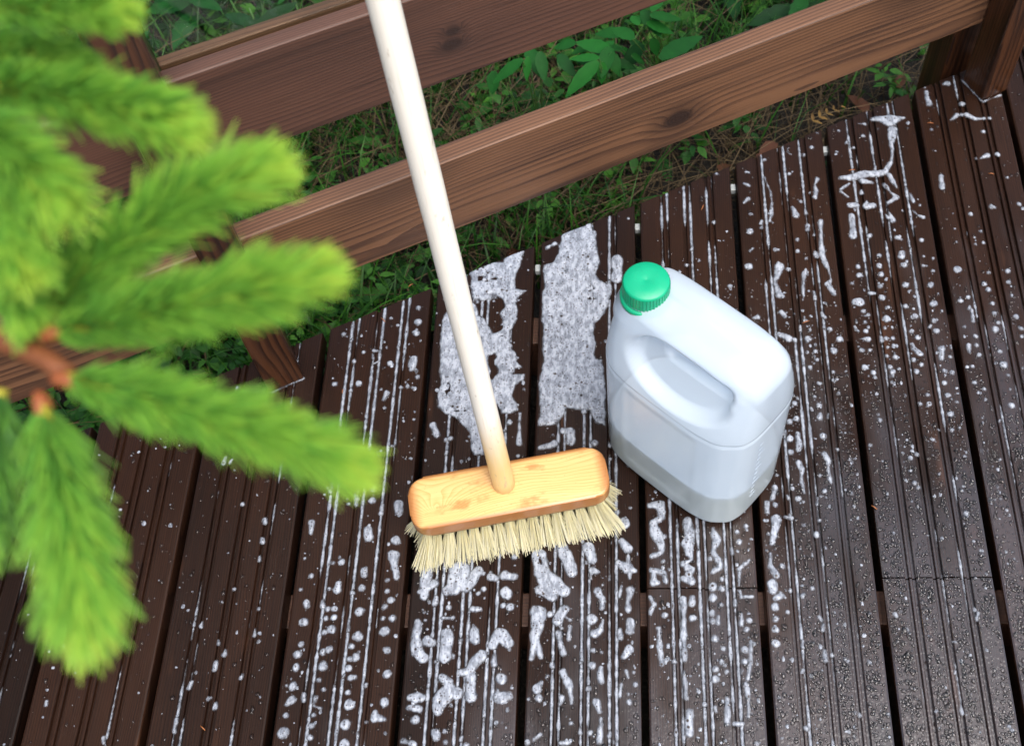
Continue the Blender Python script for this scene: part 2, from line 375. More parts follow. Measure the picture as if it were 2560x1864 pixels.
# traced positions on the deck plane (tenths of a millimetre) and in space (metres)
FOAM_STROKES = [[(-1355,10567,39),(-1237,10646,31)],[(-309,10341,82),(-321,9999,81)],[(-1064,7469,44),(-965,7468,56),(-952,7312,59)],[(-1375,7216,35),(-1179,7270,55)],[(-626,7287,49)],[(-2853,7575,44),(-2782,7417,50)],[(-1806,7611,40)],[(-1662,7745,24),(-1660,7542,28),(-1654,7296,36)],[(-2658,7349,36)],[(-2600,7371,36)],[(-2042,9414,55)],[(-2763,5483,68),(-2780,5325,67),(-2781,5138,60)],[(-2658,5293,52),(-2829,5185,45)],[(-2339,5448,150),(-2400,5244,104),(-2487,5198,75)],[(-2253,5274,90),(-2114,5462,75),(-2037,5430,38)],[(-1944,5382,60),(-1883,5366,45)],[(-1766,5412,68),(-1659,5372,42)],[(-1732,5161,86)],[(-1770,5007,37)],[(-1680,4983,47)],[(-2159,4956,38),(-2107,4956,50),(-2056,4955,37)],[(-2826,4785,56),(-2840,4605,61),(-2810,4411,73),(-2731,4337,65)],[(-2691,4559,66),(-2630,4529,58)],[(-2463,4647,73),(-2446,4512,80),(-2456,4335,75)],[(-2113,4675,66),(-2099,4555,66)],[(-1758,4597,95),(-1682,4522,66)],[(-1870,4494,58),(-1804,4643,66)],[(-2008,4362,72),(-2077,4289,72),(-2155,4158,50),(-2235,4159,50)],[(-2123,4100,57),(-2102,3856,71)],[(-2482,4102,43),(-2391,4030,57),(-2369,3915,100),(-2477,3830,100),(-2495,3689,64)],[(-2282,3900,86),(-2369,3915,71)],[(-2777,3846,57),(-2849,3854,40)],[(-2777,3846,57),(-2706,3846,50)],[(-2853,3734,28),(-2709,3712,35)],[(-2755,3579,49)],[(-2511,3425,49),(-2486,3377,46)],[(-1748,4069,64)],[(-1724,3847,78),(-1781,3854,64)],[(-1724,3847,71),(-1653,3861,50)],[(-3218,5678,76),(-3190,5534,53),(-3161,5391,42)],[(-3263,5352,33)],[(-3249,5203,33)],[(-3185,5086,36)],[(-3258,4987,37)],[(-3148,4841,41)],[(-3228,4682,51)],[(-3182,4428,41)],[(-3147,4135,50)],[(-3143,3792,50)],[(-2888,3331,35),(-2745,3289,28)],[(-2131,3286,35)],[(-2393,3452,28)],[(-2377,3315,31)],[(-2388,4843,21),(-2521,4844,18)],[(-2781,4953,27)],[(-2718,4906,18)],[(-2740,4815,26)],[(-2457,4981,30)],[(-2026,5226,27)],[(-2097,5164,24)],[(-1331,5664,97),(-1290,5441,105),(-1163,5275,139),(-1005,5183,78)],[(-1300,5203,69),(-1142,5111,61)],[(-997,5680,88),(-905,5438,70)],[(-1034,5775,80),(-997,5680,79)],[(-698,5772,80),(-643,5603,62)],[(-642,5454,66),(-555,5435,21)],[(-1326,4898,103),(-1329,4721,85),(-1350,4581,59),(-1392,4323,34)],[(-1349,4546,51),(-1266,4339,30)],[(-1179,4879,34)],[(-991,4940,69),(-1083,4790,60)],[(-1062,4632,43),(-1006,4389,42)],[(-933,4561,34),(-919,4718,20)],[(-638,4813,68)],[(-619,4629,51),(-535,4680,43),(-509,4803,26)],[(-580,5180,49),(-527,5089,35),(-518,4963,31)],[(-627,4412,37)],[(-525,4394,30)],[(-634,4233,50)],[(-1313,3943,58),(-1265,4018,25)],[(-1285,3835,41)],[(-1001,4150,42),(-915,3999,50),(-886,3767,20)],[(-1003,3833,50),(-1026,3751,25)],[(-533,4198,37),(-532,4030,42)],[(-673,3947,30)],[(-581,3781,46),(-547,3666,20)],[(-273,5863,44),(-185,5749,71)],[(-205,5488,79),(-310,5563,32)],[(-205,5488,70),(-100,5450,21)],[(-186,5656,26),(-171,5341,26)],[(-155,5195,61),(-191,5033,31),(-183,4934,38)],[(-276,5250,26),(-303,5105,26)],[(-159,4783,51),(-177,4661,51)],[(-179,4435,59),(-247,4332,34)],[(-223,4162,25),(-199,4078,25)],[(-296,4679,26),(-288,4574,34)],[(-236,6112,80)],[(-1646,5388,52)],[(-1657,5648,39)],[(-1408,3819,23)],[(-531,3585,20),(-546,3312,32)],[(-1263,3396,29),(-1327,3348,23)],[(-1407,3317,29)],[(-882,3530,25)],[(-660,3416,29)],[(-283,3995,23),(-300,3845,20)],[(-185,3779,33)],[(-116,3994,23)],[(-131,4145,27)],[(-200,3878,27)],[(-912,4806,21),(-998,4860,21)],[(-1017,3299,29),(-903,3306,26)],[(106,6348,39),(244,6368,69),(259,6177,49),(141,6115,49),(177,5947,87),(241,5802,48),(248,5699,38),(123,5649,35)],[(292,5915,29)],[(265,5577,34)],[(110,5457,38),(271,5426,38),(296,5296,23)],[(138,5437,29),(135,5287,47),(201,5287,28)],[(589,6132,68),(614,6006,68),(598,5820,87),(603,5676,48),(629,5595,23),(521,5535,34)],[(577,5494,48),(643,5473,29),(583,5394,38),(618,5304,57),(515,5344,28)],[(925,6025,23),(966,5858,62),(911,5715,35),(973,5592,57),(987,5491,48),(889,5431,38)],[(868,5603,29)],[(1233,5981,35)],[(1254,5836,48)],[(1353,6053,29)],[(1008,5335,30)],[(890,5232,53)],[(989,5208,42)],[(883,5084,53)],[(978,4996,37)],[(507,5077,34),(508,4825,28),(492,4614,33),(500,4295,33)],[(618,5018,47),(620,5096,34)],[(611,4824,47)],[(865,4880,41)],[(860,4784,34)],[(938,4841,28),(934,4764,28)],[(878,4555,52)],[(982,4423,33)],[(957,4274,33)],[(870,4182,36)],[(864,4054,40)],[(1014,4144,27)],[(1226,5170,23),(1241,5092,23),(1382,5100,28)],[(1228,4878,22),(1221,4743,28)],[(1326,4790,41)],[(1281,4666,41)],[(1328,4514,37),(1313,4271,27),(1263,4051,27)],[(1248,4421,46)],[(1230,4263,37)],[(1241,3978,36),(1258,3816,22),(1236,3602,25)],[(486,4148,27),(503,3820,32)],[(533,3660,45),(525,3413,53)],[(998,3817,27),(982,3516,36)],[(189,4693,28),(193,4465,33),(215,4242,27)],[(267,4865,34)],[(84,5100,28),(139,5002,28),(81,4886,28)],[(1647,6378,35),(1648,6250,35)],[(1753,6356,35)],[(1758,6144,68),(1726,5977,48),(1676,5812,39)],[(1647,5669,27),(1636,5506,34),(1703,5385,47)],[(1638,5266,66),(1640,5167,47)],[(1740,5108,47),(1662,5069,38)],[(1654,4962,66)],[(1652,4798,47)],[(1642,4664,56)],[(1788,5505,42)],[(1630,4493,52)],[(1808,4893,28)],[(1233,5469,27),(1221,5250,15)],[(1233,5469,27),(1374,5589,15)],[(1639,10194,47)],[(2095,10189,69),(2008,9941,26),(2040,9734,53),(2094,9657,32)],[(2446,10067,39),(2418,9859,26),(2399,9628,17)],[(1711,9294,38),(1647,9282,21)],[(2064,9391,46),(2111,9315,29)],[(2124,8943,58),(2004,9006,46)],[(2387,9237,38)],[(2402,8916,46)],[(2747,8730,52)],[(2857,8912,52)],[(2735,9085,33)],[(2497,8709,31)],[(2392,8446,35)],[(2506,8576,29)],[(2477,9311,25)],[(2133,7876,40)],[(2134,7637,40)],[(2036,7593,44)],[(2459,7646,40),(2464,7702,40)],[(2471,7839,34)],[(2477,7365,55)],[(2419,7977,26)],[(2020,7325,49)],[(2014,7127,39)],[(2145,7413,36),(2135,7169,35)],[(2481,7090,43),(2511,6992,35),(2501,6776,23),(2520,6669,23)],[(2110,6973,49),(2150,6865,29),(2132,6651,35),(2150,6524,23)],[(2385,6777,31)],[(2421,6543,35)],[(1772,6612,42),(1721,6444,29)],[(2011,6589,35)],[(2067,6441,42)],[(3257,10176,39)],[(3256,10024,43)],[(3138,9877,26)],[(3206,9556,80),(3164,9556,63)],[(3563,10181,43)],[(3574,10034,43)],[(3542,9816,38)],[(3540,9621,53)],[(3941,10195,47)],[(3913,9843,58)],[(4278,9839,53)],[(4275,9507,59)],[(3869,9460,38)],[(3611,9450,29)],[(3570,9250,59)],[(3980,9296,42)],[(3898,9036,46)],[(3978,8937,41)],[(3880,8816,21),(3891,8743,29),(3972,8658,41)],[(4246,9226,38)],[(4251,9038,42)],[(3969,8479,37)],[(3546,8364,45)],[(3281,8355,35)],[(3168,8443,41)],[(3157,8721,37)],[(3267,8725,33)],[(3261,8912,37),(3137,8914,10)],[(3617,8606,41)],[(3526,8447,35)],[(3867,8563,29)],[(3882,8366,41)],[(3985,7998,36)],[(3984,7848,36)],[(3126,9197,31)],[(3251,9196,36)],[(3131,9049,25)],[(3245,9048,31)],[(3521,9102,31)],[(3627,9113,23)],[(3521,8922,35)],[(3614,8921,27)],[(3620,8799,29)],[(3530,8771,21)],[(3496,8627,25)],[(3251,9391,34)],[(2373,8698,25)],[(2502,8186,24)],[(2712,8372,24)],[(2720,7519,22)],[(3864,7849,30)],[(3968,7297,35)],[(3618,7026,29)],[(3629,6660,39)],[(-4330,6157,46),(-4330,5998,25)],[(-4255,5411,35)],[(-4264,5051,51),(-4259,5016,45)],[(-4267,4796,54)],[(-4264,4517,36)],[(-4288,4396,44)],[(-4276,4230,40)],[(-4290,3996,51)],[(-4370,4007,24)],[(-4285,3820,55),(-4347,3772,29)],[(-4330,3647,31)],[(-4329,3437,77)],[(-3874,5594,50)],[(-3893,5226,53),(-3882,5311,29)],[(-3895,4981,37)],[(-3985,4971,32)],[(-3891,4866,36)],[(-3991,4856,28)],[(-3899,4710,48)],[(-3989,4669,28)],[(-3902,4454,44)],[(-3979,4424,40)],[(-3950,4242,65)],[(-3985,4077,39)],[(-3997,3858,35),(-4004,3760,19),(-3921,3721,27)],[(-3989,3645,35)],[(-3997,3521,39)],[(-3588,6037,59),(-3565,5925,63)],[(-3578,5483,50),(-3564,5417,45)],[(-3577,5245,55)],[(-3575,4937,61)],[(-3570,4615,66)],[(-3627,4493,32)],[(-3552,4354,48)],[(-3635,4210,36)],[(-3593,4095,35),(-3535,4106,28)],[(-3580,3768,62)],[(-3598,3533,64)],[(-3581,3301,65)],[(-3568,6461,47)],[(-3578,6625,43)],[(-3883,6417,34)],[(-3210,6400,60),(-3199,6285,42)],[(-3205,5888,59)],[(-3240,5699,62),(-3193,5523,45),(-3164,5393,41)],[(-3259,5354,31)],[(-3249,5204,37)],[(-3193,5086,41)],[(-3265,4987,41)],[(-3151,4850,48)],[(-3239,4675,56)],[(-3188,4439,44)],[(-3154,4147,51)],[(-3149,3784,58)],[(-3247,3602,54),(-3255,3679,23)],[(-3247,3602,46),(-3130,3592,19)],[(-3987,5584,29)],[(-3997,5237,25)],[(-3911,3955,27)],[(-3994,3379,35)],[(-3271,4841,24)],[(-3613,3923,31)],[(-3629,4331,28)],[(-4355,5229,18)],[(-4359,5653,25)],[(2006,12237,34)],[(1707,11996,23),(1744,11983,15)],[(1737,11718,28),(1656,11767,11)],[(1703,11457,41),(1634,11387,26)],[(1732,11168,30)],[(1694,10842,66)],[(1672,10481,22),(1720,10525,18)],[(1637,10193,50)],[(1982,11883,9),(2057,11595,15),(2064,11382,22),(2033,11125,30),(2009,11033,18)],[(2769,12488,46)],[(2374,11951,23)],[(2368,11284,33),(2413,11144,52)],[(2498,11405,28)],[(2394,10686,36)],[(2382,10466,33)],[(2500,10327,25)],[(2053,10494,33),(2108,10498,14)],[(2094,10188,61),(2030,10046,21),(2015,9830,21),(2048,9680,53)],[(2475,10129,25),(2426,9977,29),(2399,9762,14)],[(2797,11837,34),(2750,11730,19),(2757,11598,41),(2729,11492,34)],[(2779,11024,46),(2759,10795,37),(2747,10570,40),(2742,10413,36),(2773,10258,40),(2819,10082,18),(2831,9929,18),(2772,9865,39),(2844,9693,35)],[(2394,12468,15),(2379,12393,15),(2432,12343,10)],[(3768,13046,27),(3868,13071,43),(4057,13030,117),(4238,13079,43),(4296,13078,27)],[(4090,12825,77),(4047,12623,48),(4029,12398,27),(3993,12176,30),(3875,11982,47),(3756,11935,66),(3587,11937,66),(3298,11867,66),(3166,11869,34)],[(3496,11793,47),(3642,11755,26)],[(3142,11629,15),(3285,11747,15)],[(3139,11594,19),(3240,11486,11)],[(3923,11908,41),(4006,11667,19)],[(3825,11717,22),(3901,11573,26),(3982,11477,41),(3838,11361,33)],[(3611,11317,52),(3498,11295,56),(3520,11412,15)],[(3260,11321,46),(3352,11320,46)],[(3259,11134,46),(3258,10858,37),(3237,10745,69)],[(3491,10742,40)],[(3871,11023,37),(3824,11244,7)],[(4195,11546,15),(4230,11380,30)],[(4199,11216,15),(4251,11123,11),(4338,11080,24)],[(3905,10703,36),(3955,10669,29)],[(3932,10411,54),(3925,10356,54)],[(3941,10197,50)],[(3914,9842,60)],[(3598,10375,43)],[(3562,10172,36)],[(3572,10030,39)],[(3538,9814,35)],[(3257,10169,36)],[(3251,10023,36)],[(3143,9879,28)],[(4253,10654,36)],[(4249,10352,32)],[(4276,9828,50)],[(4217,10180,22),(4270,10180,7)],[(4379,10318,22)],[(4347,10087,27)],[(3222,12823,31)],[(3331,12569,35)],[(3605,12709,31)],[(3661,12958,39),(3566,12972,10)],[(3426,12468,27)],[(1350,9848,32)],[(4795,11141,22)],[(5058,11130,33)],[(5402,11274,44),(5452,11245,22)],[(4785,10851,22)],[(4771,10607,20)],[(5055,10685,22)],[(5159,10793,24)],[(5047,10563,26)],[(5170,10589,22)],[(4707,10102,64)],[(4681,9548,46)],[(4787,9610,32)],[(4809,9382,17),(4801,9195,27)],[(4661,9097,31)],[(4796,8941,29)],[(4666,8791,31),(4668,8670,29)],[(4789,8790,27)],[(4794,8626,33)],[(4674,8443,33)],[(5107,9735,38)],[(5132,9500,34)],[(5061,9843,32)],[(5158,10045,28)],[(5101,9056,52)],[(5125,9329,38)],[(5100,8678,41)],[(5115,8463,51)],[(5450,10068,36)],[(5427,9868,36)],[(5429,9634,30)],[(5429,9268,38)],[(5148,8297,30)],[(4662,8172,26)],[(4778,8078,32)],[(5115,7810,44)],[(4242,7450,40)],[(4355,7478,28)],[(4256,7681,44)],[(4261,7990,40)],[(4375,7874,26)],[(4244,8176,32)],[(4379,8351,35)],[(4264,8388,33)],[(4289,8746,45),(4265,8578,29)],[(4381,8601,33)],[(4270,9501,59)],[(4273,9834,47)],[(4241,9218,33)],[(4247,9040,42)],[(4379,9379,27)],[(3982,8004,36)],[(3980,7843,28)],[(5455,9065,37)],[(5452,8930,37)],[(5151,9167,29)],[(5840,11311,40)],[(4735,13625,40),(4730,13474,32),(4747,13367,51)],[(5098,13805,57),(5032,13795,19)],[(4704,12820,22)],[(5158,13128,40),(5048,13025,28)],[(5272,13360,45)],[(5221,13127,32)],[(5316,13126,40),(5429,13041,28),(5539,13039,19)],[(5571,13039,32)],[(5666,13038,32)],[(5520,12769,39)],[(5496,12279,43),(5393,12220,23)],[(5315,12211,25)],[(5669,12297,39)],[(4718,11870,43),(4700,11636,38)],[(5736,11828,31)],[(5349,13868,11),(5613,13398,14),(5924,13545,13)],[(-5162,8104,10),(-4729,8339,12)],[(-3209,9512,41)],[(-3194,9256,49)],[(-3210,9075,49)],[(-3204,8649,64),(-3219,8463,44)],[(-3589,9332,37)],[(-3528,8570,44)],[(-3944,8252,44)],[(-4280,8243,40)],[(-4245,9066,30)],[(-3576,9627,29)],[(-3928,8761,28)],[(-3532,8089,49),(-3571,7988,27)],[(-3129,8347,28)]]
FOAM_PATCHES = [[(-2497,10127),(-2332,10270),(-2237,10309),(-2009,10306),(-1963,10493),(-1704,10544),(-1759,10277),(-1812,9989),(-1795,9833),(-1634,9800),(-1737,9703),(-1785,9576),(-1759,9449),(-1773,9273),(-1854,9100),(-1838,8818),(-1761,8720),(-1741,8576),(-1643,8484),(-1761,8463),(-1782,8378),(-1615,8384),(-1635,8266),(-1740,8196),(-1785,8045),(-1718,7906),(-1694,7803),(-1813,7758),(-1913,7748),(-1979,7886),(-2135,7772),(-2120,7124),(-2257,7114),(-2314,7236),(-2326,7447),(-2424,7571),(-2510,7673),(-2696,7750),(-2805,7870),(-2820,8078),(-2780,8218),(-2817,8455),(-2849,8889),(-2846,9284),(-2784,9447),(-2606,9483),(-2422,9583)],[(-1154,10850),(-1067,10904),(-891,10943),(-825,10970),(-804,11052),(-716,11051),(-693,10913),(-626,10857),(-625,10613),(-569,10291),(-633,10080),(-578,9975),(-471,9896),(-428,9974),(-396,9818),(-428,9562),(-513,9361),(-638,9212),(-658,9064),(-625,8867),(-655,8697),(-614,8613),(-531,8600),(-490,8338),(-488,7554),(-628,7600),(-689,7782),(-810,7806),(-931,7807),(-1011,7831),(-1089,7695),(-1156,7560),(-1405,7551),(-1393,7811),(-1412,8112),(-1392,8465),(-1354,8584),(-1383,8874),(-1380,9120),(-1421,9471),(-1388,9777),(-1401,10247),(-1251,10298),(-1180,10538)]]
FOAM_HOLES = [[(-2401,9583),(-2257,9683),(-2109,9694),(-1977,9604),(-1955,9350),(-1967,9151),(-2079,9078),(-2144,9128),(-2213,9253),(-2325,9379)],[(-2152,8688),(-2070,8699),(-2033,8566),(-2025,8399),(-2072,8329),(-2131,8472)],[(-1262,8607),(-1170,8618),(-1157,8510),(-1249,8499)]]
SHOOTS = [([(-0.2232, 0.2159, 1.0613), (-0.1623, 0.1983, 1.062), (-0.1049, 0.1764, 1.0603)], 0.0297), ([(-0.2373, 0.2123, 1.0477), (-0.2236, 0.1719, 1.0355), (-0.2104, 0.1236, 1.0186)], 0.0378), ([(-0.2328, 0.2362, 1.0617), (-0.175, 0.2371, 1.0792), (-0.12, 0.2387, 1.0971)], 0.033), ([(-0.2428, 0.2468, 1.0564), (-0.1931, 0.2641, 1.0894), (-0.1368, 0.276, 1.1133)], 0.033), ([(-0.2734, 0.3298, 1.0939), (-0.2186, 0.3103, 1.1051), (-0.1714, 0.2924, 1.1058)], 0.0306), ([(-0.2588, 0.3402, 1.123), (-0.2254, 0.3331, 1.1302), (-0.1946, 0.3238, 1.1361)], 0.0241), ([(-0.2619, 0.3012, 1.1118), (-0.2371, 0.2803, 1.1109), (-0.2109, 0.256, 1.1079)], 0.0338), ([(-0.2516, 0.2776, 1.1094), (-0.2421, 0.2609, 1.0995), (-0.2252, 0.233, 1.0946)], 0.0289), ([(-0.2638, 0.2281, 1.034), (-0.2675, 0.2068, 1.0216), (-0.2714, 0.1674, 0.9984)], 0.0322), ([(-0.2824, 0.3494, 1.0939), (-0.2469, 0.3404, 1.0998), (-0.2201, 0.3261, 1.097)], 0.0209), ([(-0.2663, 0.2618, 1.077), (-0.2495, 0.2501, 1.07), (-0.2379, 0.237, 1.0622)], 0.0241)]
STEMS = [[(-0.3325, 0.2844, 1.0213), (-0.2833, 0.2548, 1.0383), (-0.2515, 0.2372, 1.0509), (-0.2346, 0.2268, 1.0562), (-0.2183, 0.2145, 1.0605)], [(-0.3336, 0.3702, 1.0717), (-0.2926, 0.3406, 1.083), (-0.2664, 0.3275, 1.0925), (-0.255, 0.3235, 1.0958)]]
LEAVES = [((-0.1737, 1.3298, 0.115), (-0.2245, 1.3055, 0.09), 0.0195), ((-0.1672, 1.3452, 0.105), (-0.1708, 1.318, 0.08), 0.0136), ((-0.1482, 1.3456, 0.115), (-0.1408, 1.3061, 0.09), 0.0196), ((-0.2272, 1.375, 0.045), (-0.2311, 1.3477, 0.02), 0.0218), ((-0.0574, 1.3028, 0.135), (-0.1088, 1.2586, 0.11), 0.0243), ((-0.0514, 1.3228, 0.115), (-0.0532, 1.2997, 0.09), 0.0161), ((-0.0561, 1.3098, 0.135), (-0.1065, 1.3393, 0.11), 0.0159), ((-0.0385, 1.3423, 0.115), (-0.0257, 1.317, 0.09), 0.0196), ((-0.0399, 1.3543, 0.105), (-0.0984, 1.4105, 0.08), 0.0263), ((-0.0361, 1.3663, 0.095), (-0.0215, 1.4066, 0.07), 0.0212), ((-0.0575, 1.3658, 0.085), (-0.0337, 1.4342, 0.06), 0.0213), ((-0.0045, 1.3482, 0.135), (-0.0385, 1.4098, 0.11), 0.0246), ((0.0213, 1.3665, 0.165), (0.0747, 1.389, 0.14), 0.0185), ((0.0162, 1.361, 0.155), (0.0614, 1.3687, 0.13), 0.0193), ((0.0034, 1.3682, 0.145), (-0.0064, 1.4248, 0.12), 0.0155), ((0.024, 1.3755, 0.165), (0.044, 1.436, 0.14), 0.0154), ((0.0343, 1.2664, 0.175), (0.1055, 1.3514, 0.15), 0.0278), ((0.026, 1.3722, 0.115), (0.0341, 1.3576, 0.09), 0.0174), ((-0.0093, 1.405, 0.075), (0.0209, 1.4153, 0.05), 0.0189), ((-0.0229, 1.3903, 0.075), (0.0015, 1.3892, 0.05), 0.0162), ((-0.007, 1.355, 0.095), (0.0172, 1.3652, 0.07), 0.0159), ((-0.0963, 1.4128, 0.065), (-0.1365, 1.4354, 0.04), 0.0218)]


# ---------------------------------------------------------------- soap foam on the deck (height field in metres)
def foam():
    dx = .0011
    xs = np.arange(-.80, .68, dx); ys = np.arange(.14, 1.42, dx)
    X, Y = np.meshgrid(xs, ys, indexing='ij')
    Fd = np.full(X.shape, -1.0, np.float32)
    def vnoise(cell, seed):
        r = np.random.default_rng(seed); nx, ny = int(1.7/cell)+4, int(1.5/cell)+4
        g = r.random((nx, ny)); gx = (X+.85)/cell; gy = (Y-.1)/cell
        i = gx.astype(int); j = gy.astype(int); fx = gx-i; fy = gy-j; fx = fx*fx*(3-2*fx); fy = fy*fy*(3-2*fy)
        return (g[i, j]*(1-fx)*(1-fy)+g[i+1, j]*fx*(1-fy)+g[i, j+1]*(1-fx)*fy+g[i+1, j+1]*fx*fy) - .5
    n1, n2, n3 = vnoise(.012, 1), vnoise(.0045, 2), vnoise(.05, 3)
    def win(x0, x1, y0, y1):
        a, b = np.searchsorted(xs, (x0, x1)); c, d = np.searchsorted(ys, (y0, y1)); return slice(a, b), slice(c, d)
    def capsule(p, q_):
        (ax_, ay, ar), (bx, by, br) = p, q_
        m = max(ar, br) + .006
        w_ = win(min(ax_, bx)-m, max(ax_, bx)+m, min(ay, by)-m, max(ay, by)+m)
        x, y = X[w_], Y[w_]
        if x.size == 0: return
        L2 = (bx-ax_)**2+(by-ay)**2
        t = np.clip(((x-ax_)*(bx-ax_)+(y-ay)*(by-ay))/L2, 0, 1) if L2 > 1e-12 else np.zeros_like(x)
        d = (ar+(br-ar)*t) - np.hypot(x-ax_-t*(bx-ax_), y-ay-t*(by-ay))
        np.maximum(Fd[w_], d, out=Fd[w_])
    for s in FOAM_STROKES:
        s = [(a*1e-4, b*1e-4, c*1e-4) for a, b, c in s]
        if len(s) == 1: capsule(s[0], s[0])
        for p, q_ in zip(s, s[1:]): capsule(p, q_)
    def poly_sdf(pts):
        p = np.array(pts)*1e-4; m = .012
        w_ = win(p[:, 0].min()-m, p[:, 0].max()+m, p[:, 1].min()-m, p[:, 1].max()+m); x, y = X[w_], Y[w_]
        ins = np.zeros(x.shape, bool); dm = np.full(x.shape, 9.0)
        for (ax_, ay), (bx, by) in zip(p, np.roll(p, -1, 0)):
            cr = ((ay > y) != (by > y)) & (x < (bx-ax_)*(y-ay)/(by-ay+1e-12)+ax_); ins ^= cr
            t = np.clip(((x-ax_)*(bx-ax_)+(y-ay)*(by-ay))/((bx-ax_)**2+(by-ay)**2+1e-12), 0, 1)
            dm = np.minimum(dm, np.hypot(x-ax_-t*(bx-ax_), y-ay-t*(by-ay)))
        return w_, np.where(ins, dm, -dm)
    for pts in FOAM_PATCHES:
        w_, d = poly_sdf(pts); np.maximum(Fd[w_], d, out=Fd[w_])
    for pts in FOAM_HOLES[:2]:
        w_, d = poly_sdf(pts); np.minimum(Fd[w_], -d+.004*n1[w_]*2, out=Fd[w_])
    thin = np.where(Fd > .012, np.clip(n3*1.5+n1*.9+.03, 0, 1), 0)   # worn-through spots inside the big patches
    n4 = vnoise(.02, 6); Fd = np.where((Fd > .008) & (n4+.35*n2 > .40), -.0015, Fd).astype(np.float32)
    # small stray flecks
    r = np.random.default_rng(8)
    for _ in range(500):
        x, y = r.uniform(-.75, .66), r.uniform(.15, 1.4)
        dens = .15 + .9*math.exp(-((x+.05)/.30)**2) * (1 if y < .95 else .5) + (.5 if x > .2 and y < .95 else 0)
        if r.random() > dens: continue
        rr = .0009 + .0026*r.random()**2.5
        capsule((x, y, rr), (x+r.normal()*.001, y+r.normal()*.0022, rr*r.uniform(.5, 1)))
    for k in range(2, 9):
        for g in GROOVES:
            for s in (-1, 1):
                for _ in range(5 if k < 8 else 2):
                    y = r.uniform(.15, edge_y(BX0[k])-.02); x = BX0[k]+g*BW+s*NOTCH; rr = r.uniform(.0018, .0034)
                    capsule((x, y, rr), (x+r.normal()*.0012, y+abs(r.normal())*.006, rr*r.uniform(.35, .9)))
                if r.random() < .22:      # a bridge of foam between the two notches of a pair
                    y = r.uniform(.2, 1.0); xm = BX0[k]+g*BW; capsule((xm-NOTCH, y, .0022), (xm+NOTCH, y+r.normal()*.003, .0022))
    Fd = Fd + np.where(Fd > -.5, n1*.0026 + n2*.0014 + .0011, 0).astype(np.float32)
    H = np.where(Fd > 0, .0030*(1-np.exp(-Fd/.0030)), Fd*1.3)
    # foam settled in the grooves
    G = np.full(X.shape, -1.0, np.float32)
    def n1d(seed, cell):
        r_ = np.random.default_rng(seed); g = r_.random(int(1.6/cell)+4); t = (ys-.1)/cell; i = t.astype(int); f = t-i; f = f*f*(3-2*f)
        return g[i]*(1-f)+g[i+1]*f
    wgt = {1: .30, 2: .38, 3: .74, 4: .76, 5: .78, 6: .76, 7: .68, 8: .56, 9: .36, 10: .2, 0: .2}
    gi = 0
    for k in range(0, 11):
        for g in GROOVES:
            for s in (-1, 1):
                gi += 1
                xc = BX0[k] + g*BW + s*NOTCH
                if xc < xs[3] or xc > xs[-4]: continue
                pr = .6*n1d(100+gi, .22) + .4*n1d(300+gi, .035)
                wv = wgt[k] - (.30 if k >= 8 else (.18 if k == 7 else 0))*np.clip((.9-ys)/.3, 0, 1)
                wv = wv + np.where((ys > 1.0) & (k < 8) & (k > 3), -.12, 0)
                hw = .0002 + .0025*np.clip((wv - pr)/.22, 0, 1)*(.62+.38*n1d(500+gi, .012)) + .0009*n1d(700+gi, .004)
                hw = np.where(wv - pr < 0, -.01, hw)
                a = np.searchsorted(xs, xc-.0065); b = np.searchsorted(xs, xc+.0065)
                d = hw[None, :] - np.abs(xs[a:b, None] - xc)
                np.maximum(G[a:b], d, out=G[a:b])
    HG = np.where(G > 0, -.0009 + .0016*(1-np.exp(-G/.0012)), -.0009+G*1.2)
    # keep off the gaps between planks, off the deck edge, off the joints
    kx = np.floor(xs/PITCH+6).astype(int)
    onb = np.zeros(len(xs), bool)
    for i, x in enumerate(xs):
        k = kx[i]; onb[i] = BX0[k]+.0015 < x < BX0[k]+BW-.0015
    edge = (Y < edge_y(X)-.001)
    for Q in (H, HG):
        Q[~onb, :] = -.02; Q[~edge] = -.02
    useg = (HG > H) & (G > -.003)
    Z = np.where(useg, HG, H); T_ = np.where(useg, G*175, Fd*120*(1-.0*thin)); T_ = np.where(thin > 0, np.clip(T_, 0, 1)*(1-.75*thin), T_)
    live = (Z > -.0034) & ((Fd > -.0024) | (G > -.0018)) & onb[:, None] & edge
    pos = ((Fd > 0) & (H > 0)) | ((G > 0) & (HG > -.01))
    cell = pos[:-1, :-1] | pos[1:, :-1] | pos[1:, 1:] | pos[:-1, 1:]
    ok = onb[:-1] & onb[1:]
    cell &= ok[:, None]
    ci, cj = np.nonzero(cell)
    ny = len(ys)
    q4 = np.stack([ci*ny+cj, (ci+1)*ny+cj, (ci+1)*ny+cj+1, ci*ny+cj+1], 1)
    used, inv = np.unique(q4, return_inverse=True); q4 = inv.reshape(q4.shape)
    bz = np.array([BZ[k] for k in kx])
    V = np.stack([X.ravel()[used], Y.ravel()[used], np.clip(Z.ravel()[used], -.0056, .01)+.0001 + bz[used//ny]], 1)
    o = obj('soap_foam', np_mesh('soap_foam', V, q4, {'thick': np.clip(T_.ravel()[used], -.3, 2)}), M_FOAM, smooth=True)
    tag(o, 'white bubbly soap foam spread over the deck and in its grooves', 'foam', kind='stuff')
foam()

